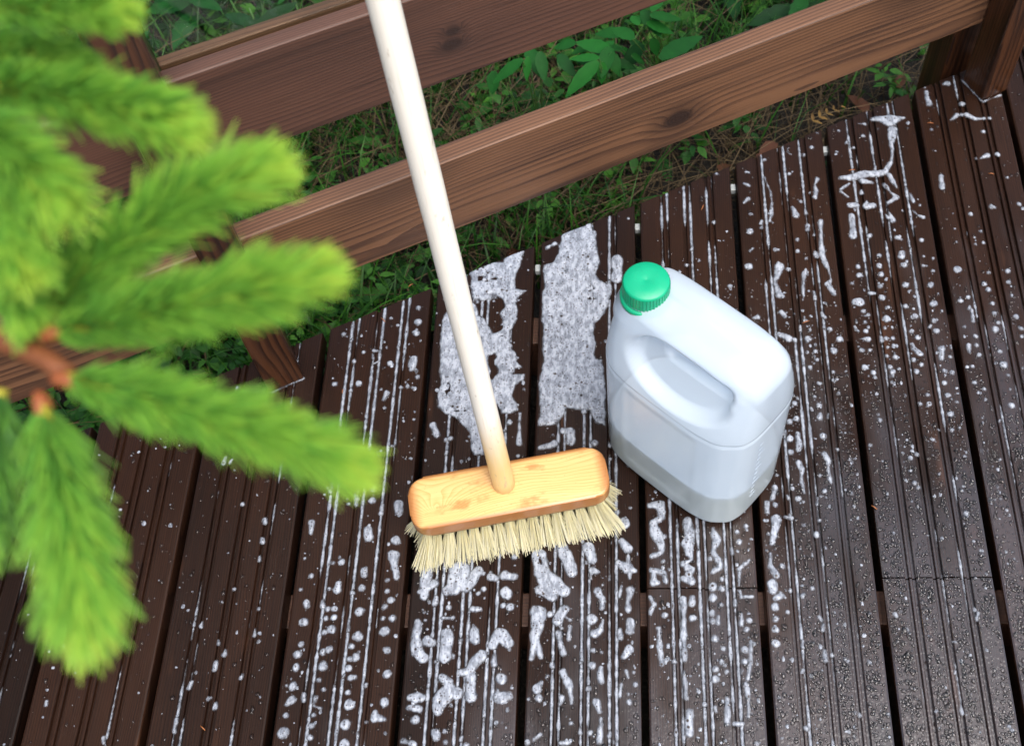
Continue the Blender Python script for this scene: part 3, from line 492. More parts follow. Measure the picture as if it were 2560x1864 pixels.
# ---------------------------------------------------------------- water beads
def domes(name, P, R, asp, hgt, mat, label, thick=None):
    """P (n,3), radius, y stretch, height factor: low domes, 8 sides"""
    n = len(P); k = 8
    an = np.linspace(0, 2*np.pi, k, endpoint=False)
    prof = [(1.0, -.15), (.93, .32), (.62, .78), (.0, 1.0)]
    jit = 1 + .16*rng.standard_normal((n, k))
    vs_ = []
    for (rr, zz) in prof[:3]:
        x = P[:, 0, None] + R[:, None]*rr*np.cos(an)*jit
        y = P[:, 1, None] + R[:, None]*asp[:, None]*rr*np.sin(an)*jit
        z = P[:, 2, None] + np.repeat((R*hgt*zz)[:, None], k, 1)
        vs_.append(np.stack([x, y, z], -1))
    top = np.stack([P[:, 0], P[:, 1], P[:, 2]+R*hgt], -1)[:, None]
    V = np.concatenate(vs_+[top], 1); per = 3*k+1
    tri = []
    for ring in range(2):
        for j in range(k):
            a, b = ring*k+j, ring*k+(j+1) % k; tri += [(a, b, b+k), (a, b+k, a+k)]
    for j in range(k): tri.append((2*k+j, 2*k+(j+1) % k, 3*k))
    tri = np.array(tri)
    Fq = (np.arange(n)[:, None, None]*per + tri[None]).reshape(-1, 3)
    at = {'thick': np.repeat(thick, per)} if thick is not None else None
    o = obj(name, np_mesh(name, V.reshape(-1, 3), Fq, at), mat, smooth=True)
    return tag(o, label[0], label[1], kind='stuff')

def on_board(x, y):
    k = int(math.floor(x/PITCH+6)); f = x-BX0[k]
    if f < .004 or f > BW-.004 or y > edge_y(x)-.004: return None
    for g in GROOVES:
        if abs(f-g*BW) < .0085: return None
    return BZ[k]
def scatter(n, dens, rmin, rmax, pw, seed):
    r = random.Random(seed); P, R = [], []
    while len(P) < n:
        x, y = r.uniform(-.8, .66), r.uniform(.14, 1.4)
        if r.random() > dens(x, y): continue
        z = on_board(x, y)
        if z is None: continue
        P.append((x, y, z)); R.append(rmin+(rmax-rmin)*r.random()**pw)
    return np.array(P), np.array(R)
def patchy(x, y, s): return .5+.5*math.sin(x*s+3*math.sin(y*s*.4))*math.sin(y*s*.55+2*math.sin(x*s*.7))
def d_clear(x, y):
    d = max(0, min(1, (x-.02)/.3))*max(0, min(1, (1.02-y)/.35)) + .35*math.exp(-((y-.3)/.2)**2)*max(0, min(1, (x+.35)/.2)) + .05
    return d*(.15+.85*patchy(x, y, 31))
def d_white(x, y):
    d = .10 + .9*math.exp(-((x-.27)/.2)**2)*math.exp(-((y-.82)/.22)**2) + .5*math.exp(-((x-.1)/.25)**2)*math.exp(-((y-.38)/.2)**2) + .35*math.exp(-((x+.3)/.12)**2)
    if y > 1.0: d *= .35
    return d*(.2+.8*patchy(x, y, 43))
P, R = scatter(15000, d_clear, .0009, .0031, 1.8, 3)
domes('water_drops', P, R, rng.uniform(.8, 1.5, len(P)), .8, M_WATER, ('clear rain beads standing on the wet planks', 'water drops'))
P, R = scatter(2200, d_white, .0006, .0030, 2.8, 4)
domes('foam_flecks', P, R, rng.uniform(.8, 1.4, len(P)), .55, M_FOAM, ('tiny pale flecks of foam sprinkled over the planks', 'foam'), thick=rng.uniform(.12, .45, len(P)))

# ---------------------------------------------------------------- broom
def paint_handle():
    t = NT('white_painted_handle'); c = t.xyz(t.coord('Object')); P = t.coord('Object')
    nz = t.noise(t.vmul(P, (60, 60, 9)), 1, 4, .6); fine = t.noise(t.vmul(P, (500, 500, 20)), 1, 3, .6)
    z = t.math('ADD', c[2], t.math('MULTIPLY', t.math('SUBTRACT', nz, .5), .06))
    col = t.mix(t.smooth(z, .05, .16), (.64, .455, .20), (.75, .72, .64))
    col = t.mix(t.math('MULTIPLY', t.smooth(fine, .54, .70), .35), col, (.56, .48, .35))
    col = t.mix(t.math('MULTIPLY', t.smooth(t.noise(t.vmul(P, (110, 110, 40)), 1, 3, .5), .64, .72), .55), col, (.33, .27, .19))
    return t.done(t.bsdf(Base_Color=col, Roughness=.45, Normal=t.bump(fine, .2, .0006)))
def block_wood():
    t = NT('varnished_alder_block'); P = t.coord('Object'); c = t.xyz(P)
    w = t.noise(t.vmul(P, (5, 14, 14)), 1, 2, .5)
    r = t.math('ADD', t.math('ADD', c[1], t.math('MULTIPLY', c[2], .6)), t.math('MULTIPLY', w, .05))
    kx = t.math('ADD', c[0], .092); ky = t.math('ADD', c[1], .012)
    kd = t.math('SQRT', t.math('ADD', t.math('MULTIPLY', kx, kx), t.math('MULTIPLY', ky, ky)))
    r = t.math('ADD', r, t.math('MULTIPLY', t.math('POWER', 2.718, t.math('MULTIPLY', kd, -45)), .05))
    g = t.math('POWER', t.math('FRACT', t.math('MULTIPLY', r, 230)), 2)
    fib = t.noise(t.vmul(P, (18, 600, 600)), 1, 3, .6)
    f = t.math('ADD', t.math('MULTIPLY', g, .35), t.math('MULTIPLY', fib, .5))
    col = t.ramp(f, [(.15, (.74, .46, .185)), (.5, (.63, .35, .115)), (.9, (.42, .19, .048))])
    blot = t.smooth(t.noise(t.vmul(P, (24, 40, 40)), 1, 4, .6), .54, .70)
    col = t.mix(t.math('MULTIPLY', blot, .7), col, (.40, .145, .026))
    # browner along the rounded rim and down the sides
    ex = t.smooth(t.math('ABSOLUTE', c[0]), .108, .125); ey = t.smooth(t.math('ABSOLUTE', c[1]), .029, .0355)
    rim = t.math('MULTIPLY', t.math('MAXIMUM', ex, ey), .88)
    col = t.mix(rim, col, (.30, .105, .024))
    spk = t.smooth(t.vor(P, 150), .11, .05)
    col = t.mix(t.math('MULTIPLY', spk, .5), col, (.12, .05, .02))
    return t.done(t.bsdf(Base_Color=col, Roughness=.32, Coat_Weight=.35, Coat_Roughness=.18, Normal=t.bump(fib, .15, .0005)))
def broom():
    A = math.radians(11.1); cx, cy = -.1679, .6266; Lb, Wb, Z0, Z1 = .252, .0715, .056, .081
    b = tag(empty('broom', (cx, cy, 0), A), 'wooden deck scrubbing broom with pale handle standing on the wet planks', 'broom')
    bm = bmesh.new(); ring = []
    rr = .022
    for (sx, sy, a0) in ((1, 1, 0), (-1, 1, 90), (-1, -1, 180), (1, -1, 270)):
        for i in range(9):
            a = math.radians(a0+i*90/8)
            ring.append((sx*(Lb/2-rr)+rr*math.cos(a), sy*(Wb/2-rr)+rr*math.sin(a)))
    vb = [bm.verts.new((x, y, Z0)) for x, y in ring]; vt = [bm.verts.new((x, y, Z1)) for x, y in ring]
    n = len(ring); bm.faces.new(vt); bm.faces.new(vb[::-1])
    for i in range(n): bm.faces.new((vb[i], vb[(i+1) % n], vt[(i+1) % n], vt[i]))
    ed = [e for e in bm.edges if abs(e.verts[0].co.z-e.verts[1].co.z) < 1e-6]
    bmesh.ops.bevel(bm, geom=ed, offset=.0042, segments=4, affect='EDGES', profile=.55)
    me = bpy.data.meshes.new('brush_block'); bm.to_mesh(me); bm.free()
    obj('brush_block', me, block_wood(), b, smooth=True)
    # handle: straight round pole, leaning back towards the railing
    base = Vector((-.1741, .6300, .0765)); axis = Vector((-.06289, .18414, .98089)).normalized()
    Lh = 1.22; pts, rad = [], []
    for i in range(40):
        z = -.012 + (Lh+.012)*i/39; pts.append((0, 0, z)); rad.append(.01405 + .00012*math.sin(i*1.7))
    pts += [(0, 0, Lh+.006), (0, 0, Lh+.010)]; rad += [.011, .005]
    h = obj('handle', tube('handle', pts, rad, 40), paint_handle(), b, smooth=True)
    mw = Matrix.Translation(base) @ axis.to_track_quat('Z', 'Y').to_matrix().to_4x4()
    h.matrix_parent_inverse = Matrix.Identity(4)
    inv = (Matrix.Translation((cx, cy, 0)) @ Matrix.Rotation(A, 4, 'Z')).inverted()
    h.matrix_basis = inv @ mw
    t = NT('pale_fibre_bristles'); f = t.attr('tint')
    col = t.ramp(f, [(0, (.84, .72, .36)), (.3, (.95, .90, .62)), (1, (.97, .95, .80))])
    tl = t.n('ShaderNodeBsdfTranslucent'); t.put(tl.inputs[0], col)
    MB = t.done(t.mixs(.5, t.bsdf(Base_Color=col, Roughness=.5), tl.outputs[0]))
    nx, nyy = 16, 5
    for j in range(nyy):
        for i in range(nx if j % 2 == 0 else nx-1):
            gx = ((i+.5*(j % 2))/(nx-1)*2-1); gy = j/(nyy-1)*2-1
            px, py = gx*(Lb/2-.014), gy*(Wb/2-.0105)
            # outermost corners pulled in with the rounded block
            if abs(gx) > .97 and abs(gy) > .9: px *= .965
            V, Fc, tn = [], [], []
            nb = 105 if (j == 0 or abs(gx) > .85) else 40
            for q_ in range(nb):
                a = rnd.uniform(0, 6.283); r0 = .0044*math.sqrt(rnd.random())
                bx, by = px+r0*math.cos(a), py+r0*math.sin(a)
                fx = (.019*gx*abs(gx)**1.2*(1-.45*max(0, gy)) + .0078*math.cos(a)*rnd.uniform(.2, 1.2)) + rnd.gauss(0, .0016)
                fy = (.025*gy*abs(gy)**.8 + .0078*math.sin(a)*rnd.uniform(.2, 1.2)) + rnd.gauss(0, .0016)
                drop = Z0 - rnd.uniform(.001, .007)
                w0 = rnd.uniform(.00038, .0006); tv = rnd.uniform(.25, 1)
                for s in range(4):
                    u = s/3; x = bx+fx*u**1.25; y = by+fy*u**1.25; z = Z0+.002-(drop+.002)*u
                    ww = w0*(1 if s < 3 else .75)
                    for c in range(3):
                        an = a + c*2.094; V.append((x+ww*math.cos(an), y+ww*math.sin(an), z)); tn.append(tv*(.35+.65*u) if u < .5 else tv)
                o0 = len(V)-12
                for s in range(3):
                    for c in range(3):
                        d = (c+1) % 3; Fc.append((o0+s*3+c, o0+s*3+d, o0+s*3+3+d, o0+s*3+3+c))
            obj('bristle_tuft', np_mesh('bristle_tuft', V, Fc, {'tint': tn}), MB, b, smooth=True)
broom()

# ---------------------------------------------------------------- jug
def jug():
    JA = math.radians(-41); a = Vector((math.cos(JA), math.sin(JA), 0)); bb = Vector((-math.sin(JA), math.cos(JA), 0))
    ctr = a*-.4165 + bb*.581
    J = tag(empty('jug', (ctr.x, ctr.y, .0006), JA), 'translucent white plastic jug with a green screw cap and moulded handle', 'jug')
    N = 160
    def ring(hx0, hx1, hy0, hy1, cxx, cyy):
        """octagonal outline, x from -hx0 to hx1, y from -hy0 to hy1, chamfers cxx, cyy, rounded"""
        p = [(-hx0+cxx, -hy0), (hx1-cxx, -hy0), (hx1, -hy0+cyy), (hx1, hy1-cyy), (hx1-cxx, hy1), (-hx0+cxx, hy1), (-hx0, hy1-cyy), (-hx0, -hy0+cyy)]
        for _ in range(3):
            q_ = []
            for k in range(len(p)):
                x0, y0 = p[k]; x1, y1 = p[(k+1) % len(p)]
                q_ += [(x0*.82+x1*.18, y0*.82+y1*.18), (x0*.18+x1*.82, y0*.18+y1*.82)]
            p = q_
        p = np.array(p+[p[0]]); seg = np.hypot(*np.diff(p, axis=0).T); s = np.concatenate([[0], np.cumsum(seg)])
        # sample by angle so that rings line up
        an = np.unwrap(np.arctan2(p[:, 1], p[:, 0])); th = np.linspace(0, 2*np.pi, N, endpoint=False)
        base = an[0]; tt = (th-base) % (2*np.pi)+base
        return np.stack([np.interp(tt, an, p[:, 0]), np.interp(tt, an, p[:, 1])], 1)
    HX, HY = .1105, .074
    lev = []
    for z in list(np.linspace(0, .012, 6)) + list(np.linspace(.016, .222, 40)) + list(np.linspace(.225, .331, 64)):
        e = .011*(1-min(1, z/.012))**2 + (.0012 if .2245 < z < .2275 else 0)
        s = max(0, (z-.228)/(.331-.228))
        hy = HY - e - .038*s**1.2 - (.016*max(0, (s-.86)/.14)**2)
        hr = HX - e - .008*s**1.5 - .034*max(0, (s-.66)/.34)**2.3
        hl = HX - e - .012*s**1.4 - .020*max(0, (s-.7)/.3)**2
        c = max(.012, .036*(1-.55*s))
        lev.append((z, hl, hr, hy, c, .029*(hy/HY)))
    V = []; zs = [l[0] for l in lev]
    def sm(a_, b_, x): t = np.clip((x-a_)/(b_-a_), 0, 1); return t*t*(3-2*t)
    for (z, hl, hr, hy, c, cy_) in lev:
        r = ring(hl, hr, hy, hy, c, cy_)
        x, y = r[:, 0], r[:, 1].copy()
        # pinched hand recess under the moulded handle: straight top edge, round lower edge
        er = np.sqrt(((x-.010)/.076)**2 + ((z-.279)/.043)**2); ins = sm(1.0, .76, er)
        top = sm(.3165, .309, z); front = sm(.15, .7, np.abs(y)/max(hy, 1e-6))
        slot = sm(0, .010, .0135-np.hypot(np.maximum(np.abs(x-.028)-.036, 0), z-.2975)+.004)
        dep = top*front*(ins*.017 + slot*.022)
        y = y - np.sign(y)*np.minimum(dep, np.maximum(np.abs(y)-.010, 0))
        # label panel slightly sunk below the seam
        if .03 < z < .215:
            pan = sm(.056, .050, np.abs(x))*sm(.03, .04, z)*sm(.215, .205, z)*(np.abs(y) > hy*.97); y = y - np.sign(y)*pan*.0012
        V += [(x[i], y[i], z) for i in range(N)]
    Fc = []; nl = len(lev)
    for i in range(nl-1):
        for k in range(N):
            l = (k+1) % N; Fc.append((i*N+k, i*N+l, (i+1)*N+l, (i+1)*N+k))
    V.append((0, 0, .0015)); cb = len(V)-1
    for k in range(N): Fc.append((cb, (k+1) % N, k))
    zt = zs[-1]; topc = np.array(V[(nl-1)*N:nl*N])
    mid = topc.copy(); mid[:, 1] *= .45; mid[:, 0] *= .97; mid[:, 2] += .002
    o0 = len(V); V += [tuple(p) for p in mid]
    for k in range(N):
        l = (k+1) % N; Fc.append(((nl-1)*N+k, (nl-1)*N+l, o0+l, o0+k))
    V.append((0, 0, zt+.0025)); ct = len(V)-1
    for k in range(N): Fc.append((ct, o0+k, o0+(k+1) % N))
    t = NT('translucent_white_plastic')
    wh = (.69, .79, .89)
    df = t.n('ShaderNodeBsdfDiffuse'); t.put(df.inputs[0], wh); tl = t.n('ShaderNodeBsdfTranslucent'); t.put(tl.inputs[0], wh)
    tr = t.n('ShaderNodeBsdfTransparent'); t.put(tr.inputs[0], (.9, .93, .95))
    gl = t.n('ShaderNodeBsdfGlossy'); gl.inputs['Roughness'].default_value = .22
    s1 = t.mixs(.36, df.outputs[0], tl.outputs[0]); s2 = t.mixs(.28, s1, tr.outputs[0])
    nz = t.bump(t.noise(t.coord('Object'), 35, 3, .5), .12, .004)
    for x in (df, tl, gl): t.put(x.inputs['Normal'], nz)
    MP = t.done(t.mixs(t.schlick(.035), s2, gl.outputs[0]))
    body = obj('body', mesh('body', V, Fc), MP, J, smooth=True)
    # neck
    nx_, ny_ = -.0745, -.010
    prof = [(.038, .292), (.036, .303), (.0300, .313), (.0285, .318), (.0285, .321), (.0235, .322), (.0235, .339)]
    def lathe(name, prof, n=48, cap=True, mod=None):
        W_, G_ = [], []
        for (r, z) in prof:
            for k in range(n):
                an = 2*math.pi*k/n; q_ = mod(an, z) if mod else 0
                W_.append((nx_+(r+q_)*math.cos(an), ny_+(r+q_)*math.sin(an), z))
        for i in range(len(prof)-1):
            for k in range(n):
                l = (k+1) % n; G_.append((i*n+k, i*n+l, (i+1)*n+l, (i+1)*n+k))
        if cap: G_.append(tuple(range((len(prof)-1)*n, len(prof)*n)))
        return mesh(name, W_, G_)
    obj('neck', lathe('neck', prof), MP, J, smooth=True)
    MC = flat('green_cap_plastic', (.0, .33, .165), .38, 60, .06)
    cap = empty('cap', parent=J)
    rid = lambda an, z: (.0006 if math.sin(an*44) > 0 else -.0004)
    obj('ridged_skirt', lathe('ridged_skirt', [(.0262, .3252), (.0268, .3270), (.0266, .3460)], 352, False, rid), MC, cap)
    obj('cap_top', lathe('cap_top', [(.0268, .3455), (.0262, .3475), (.0248, .3490), (.012, .3493), (.0018, .3493), (.0010, .3489)], 64), MC, cap, smooth=True)
    ring_ = lathe('tamper_ring', [(.0288, .3155), (.0300, .3165), (.0300, .3225), (.0280, .3238), (.0262, .3238)], 96, False)
    obj('tamper_ring', ring_, MC, cap, smooth=True)
    # moulded level scale on the end face
    VV, GG = [], []
    for k in range(12):
        z = .05+.013*k; w_ = .012 if k % 3 == 0 else .006
        o1 = len(VV); yy = -.020
        for dx_, dy_, dz_ in ((0, 0, 0), (0, w_, 0), (0, w_, .0018), (0, 0, .0018)): VV.append((HX+.0002, yy+dy_, z+dz_))
        for dx_, dy_, dz_ in ((0, 0, 0), (0, w_, 0), (0, w_, .0018), (0, 0, .0018)): VV.append((HX-.003, yy+dy_, z+dz_))
        GG += [(o1, o1+1, o1+2, o1+3), (o1+4, o1+5, o1+1, o1), (o1+3, o1+2, o1+6, o1+7), (o1+1, o1+5, o1+6, o1+2), (o1+4, o1, o1+3, o1+7)]
    obj('level_scale', mesh('level_scale', VV, GG), MP, body)
    # liquid
    lz = .080; LV, LF = [], []
    ll = [l for l in lev if l[0] < lz]+[(lz, HX, HX, HY, .036, .029)]
    for (z, hl, hr, hy, c, cy_) in ll:
        r = ring(hl-.0012, hr-.0012, hy-.0022, hy-.0022, c, cy_); LV += [(p[0], p[1], max(z, .003)) for p in r]
    for i in range(len(ll)-1):
        for k in range(N):
            l = (k+1) % N; LF.append((i*N+k, i*N+l, (i+1)*N+l, (i+1)*N+k))
    LF.append(tuple(range(N-1, -1, -1)))
    t = NT('pale_cleaning_liquid')
    sh = t.bsdf(Base_Color=(.52, .52, .28), Roughness=.08, IOR=1.33)
    tl = t.n('ShaderNodeBsdfTranslucent'); t.put(tl.inputs[0], (.58, .58, .33))
    ML = t.done(t.mixs(.5, sh, tl.outputs[0]))
    lq = obj('liquid', mesh('liquid', LV, LF), ML, smooth=False, loc=(ctr.x, ctr.y, .0006)); lq.rotation_euler = (0, 0, JA)
    sv = [(p[0]*.999, p[1]*.999, lz) for p in LV[-N:]]
    obj('surface', mesh('surface', sv, [tuple(range(N))]), flat('brightened_liquid_surface', (.80, .86, .88), .2, 30, .05), lq)  # pale colour paints in the bright jug inside mirrored by the liquid
    tag(lq, 'pale greenish cleaning liquid filling the bottom third of the jug', 'liquid')
jug()

# ---------------------------------------------------------------- vegetation behind the railing
def veg_pt(r, ymax=2.1):
    while True:
        x = r.uniform(-1.5, 1.25); y = r.uniform(.45, ymax)
        if y > edge_y(x)+.012: return x, y
def gz(x, y): return GZ + .018*math.sin(x*5.1+1)*math.cos(y*4.3) + .010*math.sin(x*13+y*9) - .042*min(max(y-edge_y(x)-.8, 0), 1.5)
def fbm(x, y): return .5+.25*math.sin(x*7.3+1.7*math.sin(y*5.1))+.25*math.sin(y*8.7+1.3*math.sin(x*6.1)+2)
def blades(name, n, hr, wr, lean, mat, label, seed, dens):
    r = random.Random(seed); V, Fc, T_ = [], [], []
    c = 0
    while c < n:
        x, y = veg_pt(r)
        if r.random() > dens(x, y): continue
        c += 1
        h = r.uniform(*hr); w_ = r.uniform(*wr); a = r.uniform(0, 6.283); L = r.uniform(*lean)*h; z0 = gz(x, y)
        dxx, dyy = math.cos(a), math.sin(a); px, py = -dyy, dxx; tv = r.random(); o0 = len(V)
        droop = r.uniform(.0, .35)
        for s in range(5):
            u = s/4; ww = w_*(1-u**1.6)*.5+.0001
            cx_, cy_ = x+dxx*L*u**1.7, y+dyy*L*u**1.7; z = z0 + h*(u-droop*u**3)
            V += [(cx_-px*ww, cy_-py*ww, z), (cx_+px*ww, cy_+py*ww, z+.0006)]; T_ += [tv*.7+.3*u]*2
        for s in range(4): Fc.append((o0+2*s, o0+2*s+1, o0+2*s+3, o0+2*s+2))
    # blades bending onto the deck are pushed back to the soil side
    V = np.array(V); e = edge_y(V[:, 0])+.004; bad = (V[:, 1] < e) & (V[:, 2] > -.06); V[bad, 1] = e[bad]
    return tag(obj(name, np_mesh(name, V, Fc, {'tint': T_}), mat, smooth=True), *label, kind='stuff')
M_GRASS = leaf_mat('grass_green', [(0, (.004, .026, .003)), (.5, (.015, .075, .007)), (1, (.055, .18, .017))], .45, .3)
M_STRAW = leaf_mat('dry_straw', [(0, (.035, .021, .009)), (.5, (.080, .053, .024)), (1, (.16, .115, .055))], .6, .15)
M_COVER = leaf_mat('ground_cover_green', [(0, (.005, .030, .003)), (.5, (.020, .100, .009)), (1, (.075, .23, .022))], .45, .3)
M_LEAF = leaf_mat('glossy_leaf_green', [(0, (.006, .040, .009)), (.4, (.012, .095, .015)), (1, (.028, .22, .028))], .5, .25, .18)
blades('grass', 8500, (.05, .17), (.0020, .0055), (.3, 1.0), M_GRASS, ('green grass growing beyond the railing', 'grass'), 21, lambda x, y: (.15+.85*fbm(x*1.3, y*1.3)**2)*(.22 if x > 0 and y < edge_y(x)+.30 else 1))
blades('dry_grass', 5200, (.03, .11), (.0012, .003), (1.0, 2.6), M_STRAW, ('matted straw coloured dead grass under the railing', 'dry grass'), 22, lambda x, y: .12+.88*math.exp(-((x+.22)/.30)**2-((y-1.33)/.18)**2) + .25*fbm(x*2+3, y*2)**3 + (.25 if x > 0 and y < edge_y(x)+.2 else 0))
def leaf_geo(L, W, n=6, serr=.0, curl=.15, fold=.12):
    """leaf along +x, lying in xy; returns verts, quads"""
    V, Fc = [], []
    for i in range(n+1):
        u = i/n; w_ = W*.5*(math.sin(math.pi*min(1, u*.93+.05)**.85))**.9*(1.02-u*.25)
        if i == n: w_ = .0002
        if serr and i % 2 == 1: w_ *= 1-serr
        z = -curl*L*u*u; e = fold*w_
        V += [(u*L, -w_, z+e), (u*L, 0, z), (u*L, w_, z+e)]
    for i in range(n):
        for s in (0, 1): Fc.append((i*3+s, i*3+3+s, i*3+4+s, i*3+1+s))
    return V, Fc
def cover():
    r = random.Random(31); V, Fc, T_ = [], [], []
    base = [leaf_geo(1, w_, 3, 0, .25, .2) for w_ in (.45, .6, .75)]
    for _ in range(2300):
        x, y = veg_pt(r, 1.95)
        if x > 0 and y < edge_y(x)+.30 and r.random() > .30: continue
        if r.random() > (.12+.88*(1-fbm(x*1.3, y*1.3))**1.2) and not (x < -.3 and y < edge_y(x)+.25): continue
        z0 = gz(x, y); hh = r.uniform(.015, .085); fern = r.random() < .15; tv0 = r.random()
        n = r.randint(6, 12) if not fern else 18
        ang0 = r.uniform(0, 6.28)
        for k in range(n):
            if fern:
                u = k//2/9; side = 1 if k % 2 else -1; ca, sa = math.cos(ang0), math.sin(ang0)
                bx, by, bz = x+ca*.07*u, y+sa*.07*u, z0+hh*(.4+u-.6*u*u); a = ang0+side*1.1; L = .022*(1-u*.75); tilt = .1
            else:
                a = ang0+k*2.4; rr = r.uniform(.002, .02); bx, by, bz = x+rr*math.cos(a), y+rr*math.sin(a), z0+hh*r.uniform(.5, 1); L = r.uniform(.012, .032); tilt = r.uniform(-.2, .6)
            gv, gf = base[r.randint(0, 2) if not fern else 0]; o0 = len(V); tv = min(1, max(0, tv0*.6+r.random()*.4))
            ca, sa, ct, st = math.cos(a), math.sin(a), math.cos(tilt), math.sin(tilt)
            for (vx, vy, vz) in gv:
                X_, Z_ = vx*ct-vz*st, vx*st+vz*ct
                px, py = bx+L*(X_*ca-vy*sa), by+L*(X_*sa+vy*ca)
                py = max(py, edge_y(px)+.003)
                V.append((px, py, bz+L*Z_)); T_.append(tv)
            Fc += [tuple(o0+i for i in f) for f in gf]
    tag(obj('ground_cover', np_mesh('ground_cover', V, Fc, {'tint': T_}), M_COVER, smooth=True), 'low mossy weeds and small fern leaves along the deck edge', 'ground cover', kind='stuff')
cover()

def leaf_obj(parent, A, B, W, tint, n=10, serr=.10):
    A, B = Vector(A), Vector(B); d = B-A; L = d.length
    V, Fc = leaf_geo(L, W*1.15, n, serr, .10, .18)
    me = np_mesh('leaf', V, Fc, {'tint': [min(1, max(0, tint+.06*((i % 3) == 1))) for i in range(len(V))]})
    x = d.normalized(); z = Vector((0, -.25, 1)); y = z.cross(x).normalized(); z = x.cross(y)
    o = obj('leaf', me, M_LEAF, parent, smooth=True)
    m = Matrix((x, y, z)).transposed().to_4x4(); m.translation = A - parent.location
    o.matrix_basis = m; return o
def plants():
    groups = [(0, 4, (-.160, 1.372), 'small leafy weed with narrow leaflets beside the dry grass'),
              (4, 11, (-.02, 1.352), 'dark green compound-leaved plant drooping over the lower railing board'),
              (11, 16, (.07, 1.46), 'leafy plant shoot half hidden under the upper railing board'),
              (16, 22, (.13, 1.375), 'plant with one broad serrated leaf touching the lower railing board')]
    for a, b, (x, y), lab in groups:
        p = tag(empty('leafy_plant', (x, y, gz(x, y))), lab, 'plant')
        for i in range(a, b):
            A, B, W = LEAVES[i]
            leaf_obj(p, A, B, W, rnd.uniform(.35, .95))
            if i % 2 == 0:
                A2 = Vector(A)+Vector((rnd.uniform(-.02, .03), rnd.uniform(.0, .05), -.02)); aa = rnd.uniform(0, 6.28); L2 = rnd.uniform(.04, .06)
                leaf_obj(p, A2, A2+Vector((math.cos(aa)*L2, math.sin(aa)*L2, -.008)), L2*.42, rnd.uniform(.2, .6))
            s = Vector(A)-p.location; mid = s*.55+Vector((0, .006, .012))
            obj('stem', tube('stem', [(0, 0, -.01), tuple(mid), tuple(s)], [.0016, .0012, .0008], 5), M_GRASS_STEM, p, smooth=True)
    # broad-leaved plants seen through the glass
    spots = [(-.92, 1.50), (-.80, 1.66), (-.66, 1.56), (-.60, 1.74), (-.47, 1.70), (-.35, 1.60), (-1.05, 1.66), (-.72, 1.84), (-.42, 1.86), (.30, 1.62), (.46, 1.72), (.18, 1.74), (.62, 1.80)]
    labs = ['leftmost broad-leaved plant behind the glass pane', 'lush plant behind the glass beside the left post', 'pale veined plant just above the upper railing board', 'plant deep behind the glass near the handle', 'plant touching the bead of the glass left of the handle', 'plant right behind the pale broom handle', 'plant hidden behind the foreground spruce shoot', 'far plant high behind the glass', 'far plant behind the top of the handle', 'weed under the upper board right of the leafy plant', 'weed in the dark corner by the far right post', 'weed far under the upper board', 'low weed near the top right corner']
    for (x, y), lab in zip(spots, labs):
        p = tag(empty('broad_leaf_plant', (x, y, gz(x, y))), lab, 'plant', 'plants beyond the railing'); h = rnd.uniform(.10, .24)
        obj('stem', tube('stem', [(0, 0, -.01), (.004, 0, h*.5), (0, .004, h)], [.003, .0025, .0015], 6), M_GRASS_STEM, p, smooth=True)
        for k in range(rnd.randint(9, 13)):
            a = k*2.4+rnd.uniform(-.3, .3); u = k/12; zz = h*(.25+.75*u); L = rnd.uniform(.07, .12)*(1.15-.5*u)
            A = Vector((x, y, p.location.z+zz)); B = A+Vector((math.cos(a)*L, math.sin(a)*L, rnd.uniform(-.02, .03)))
            leaf_obj(p, A, B, L*rnd.uniform(.30, .42), rnd.uniform(-.1, .35), 10, .14)
M_GRASS_STEM = flat('green_stem', (.05, .13, .02), .5)
plants()

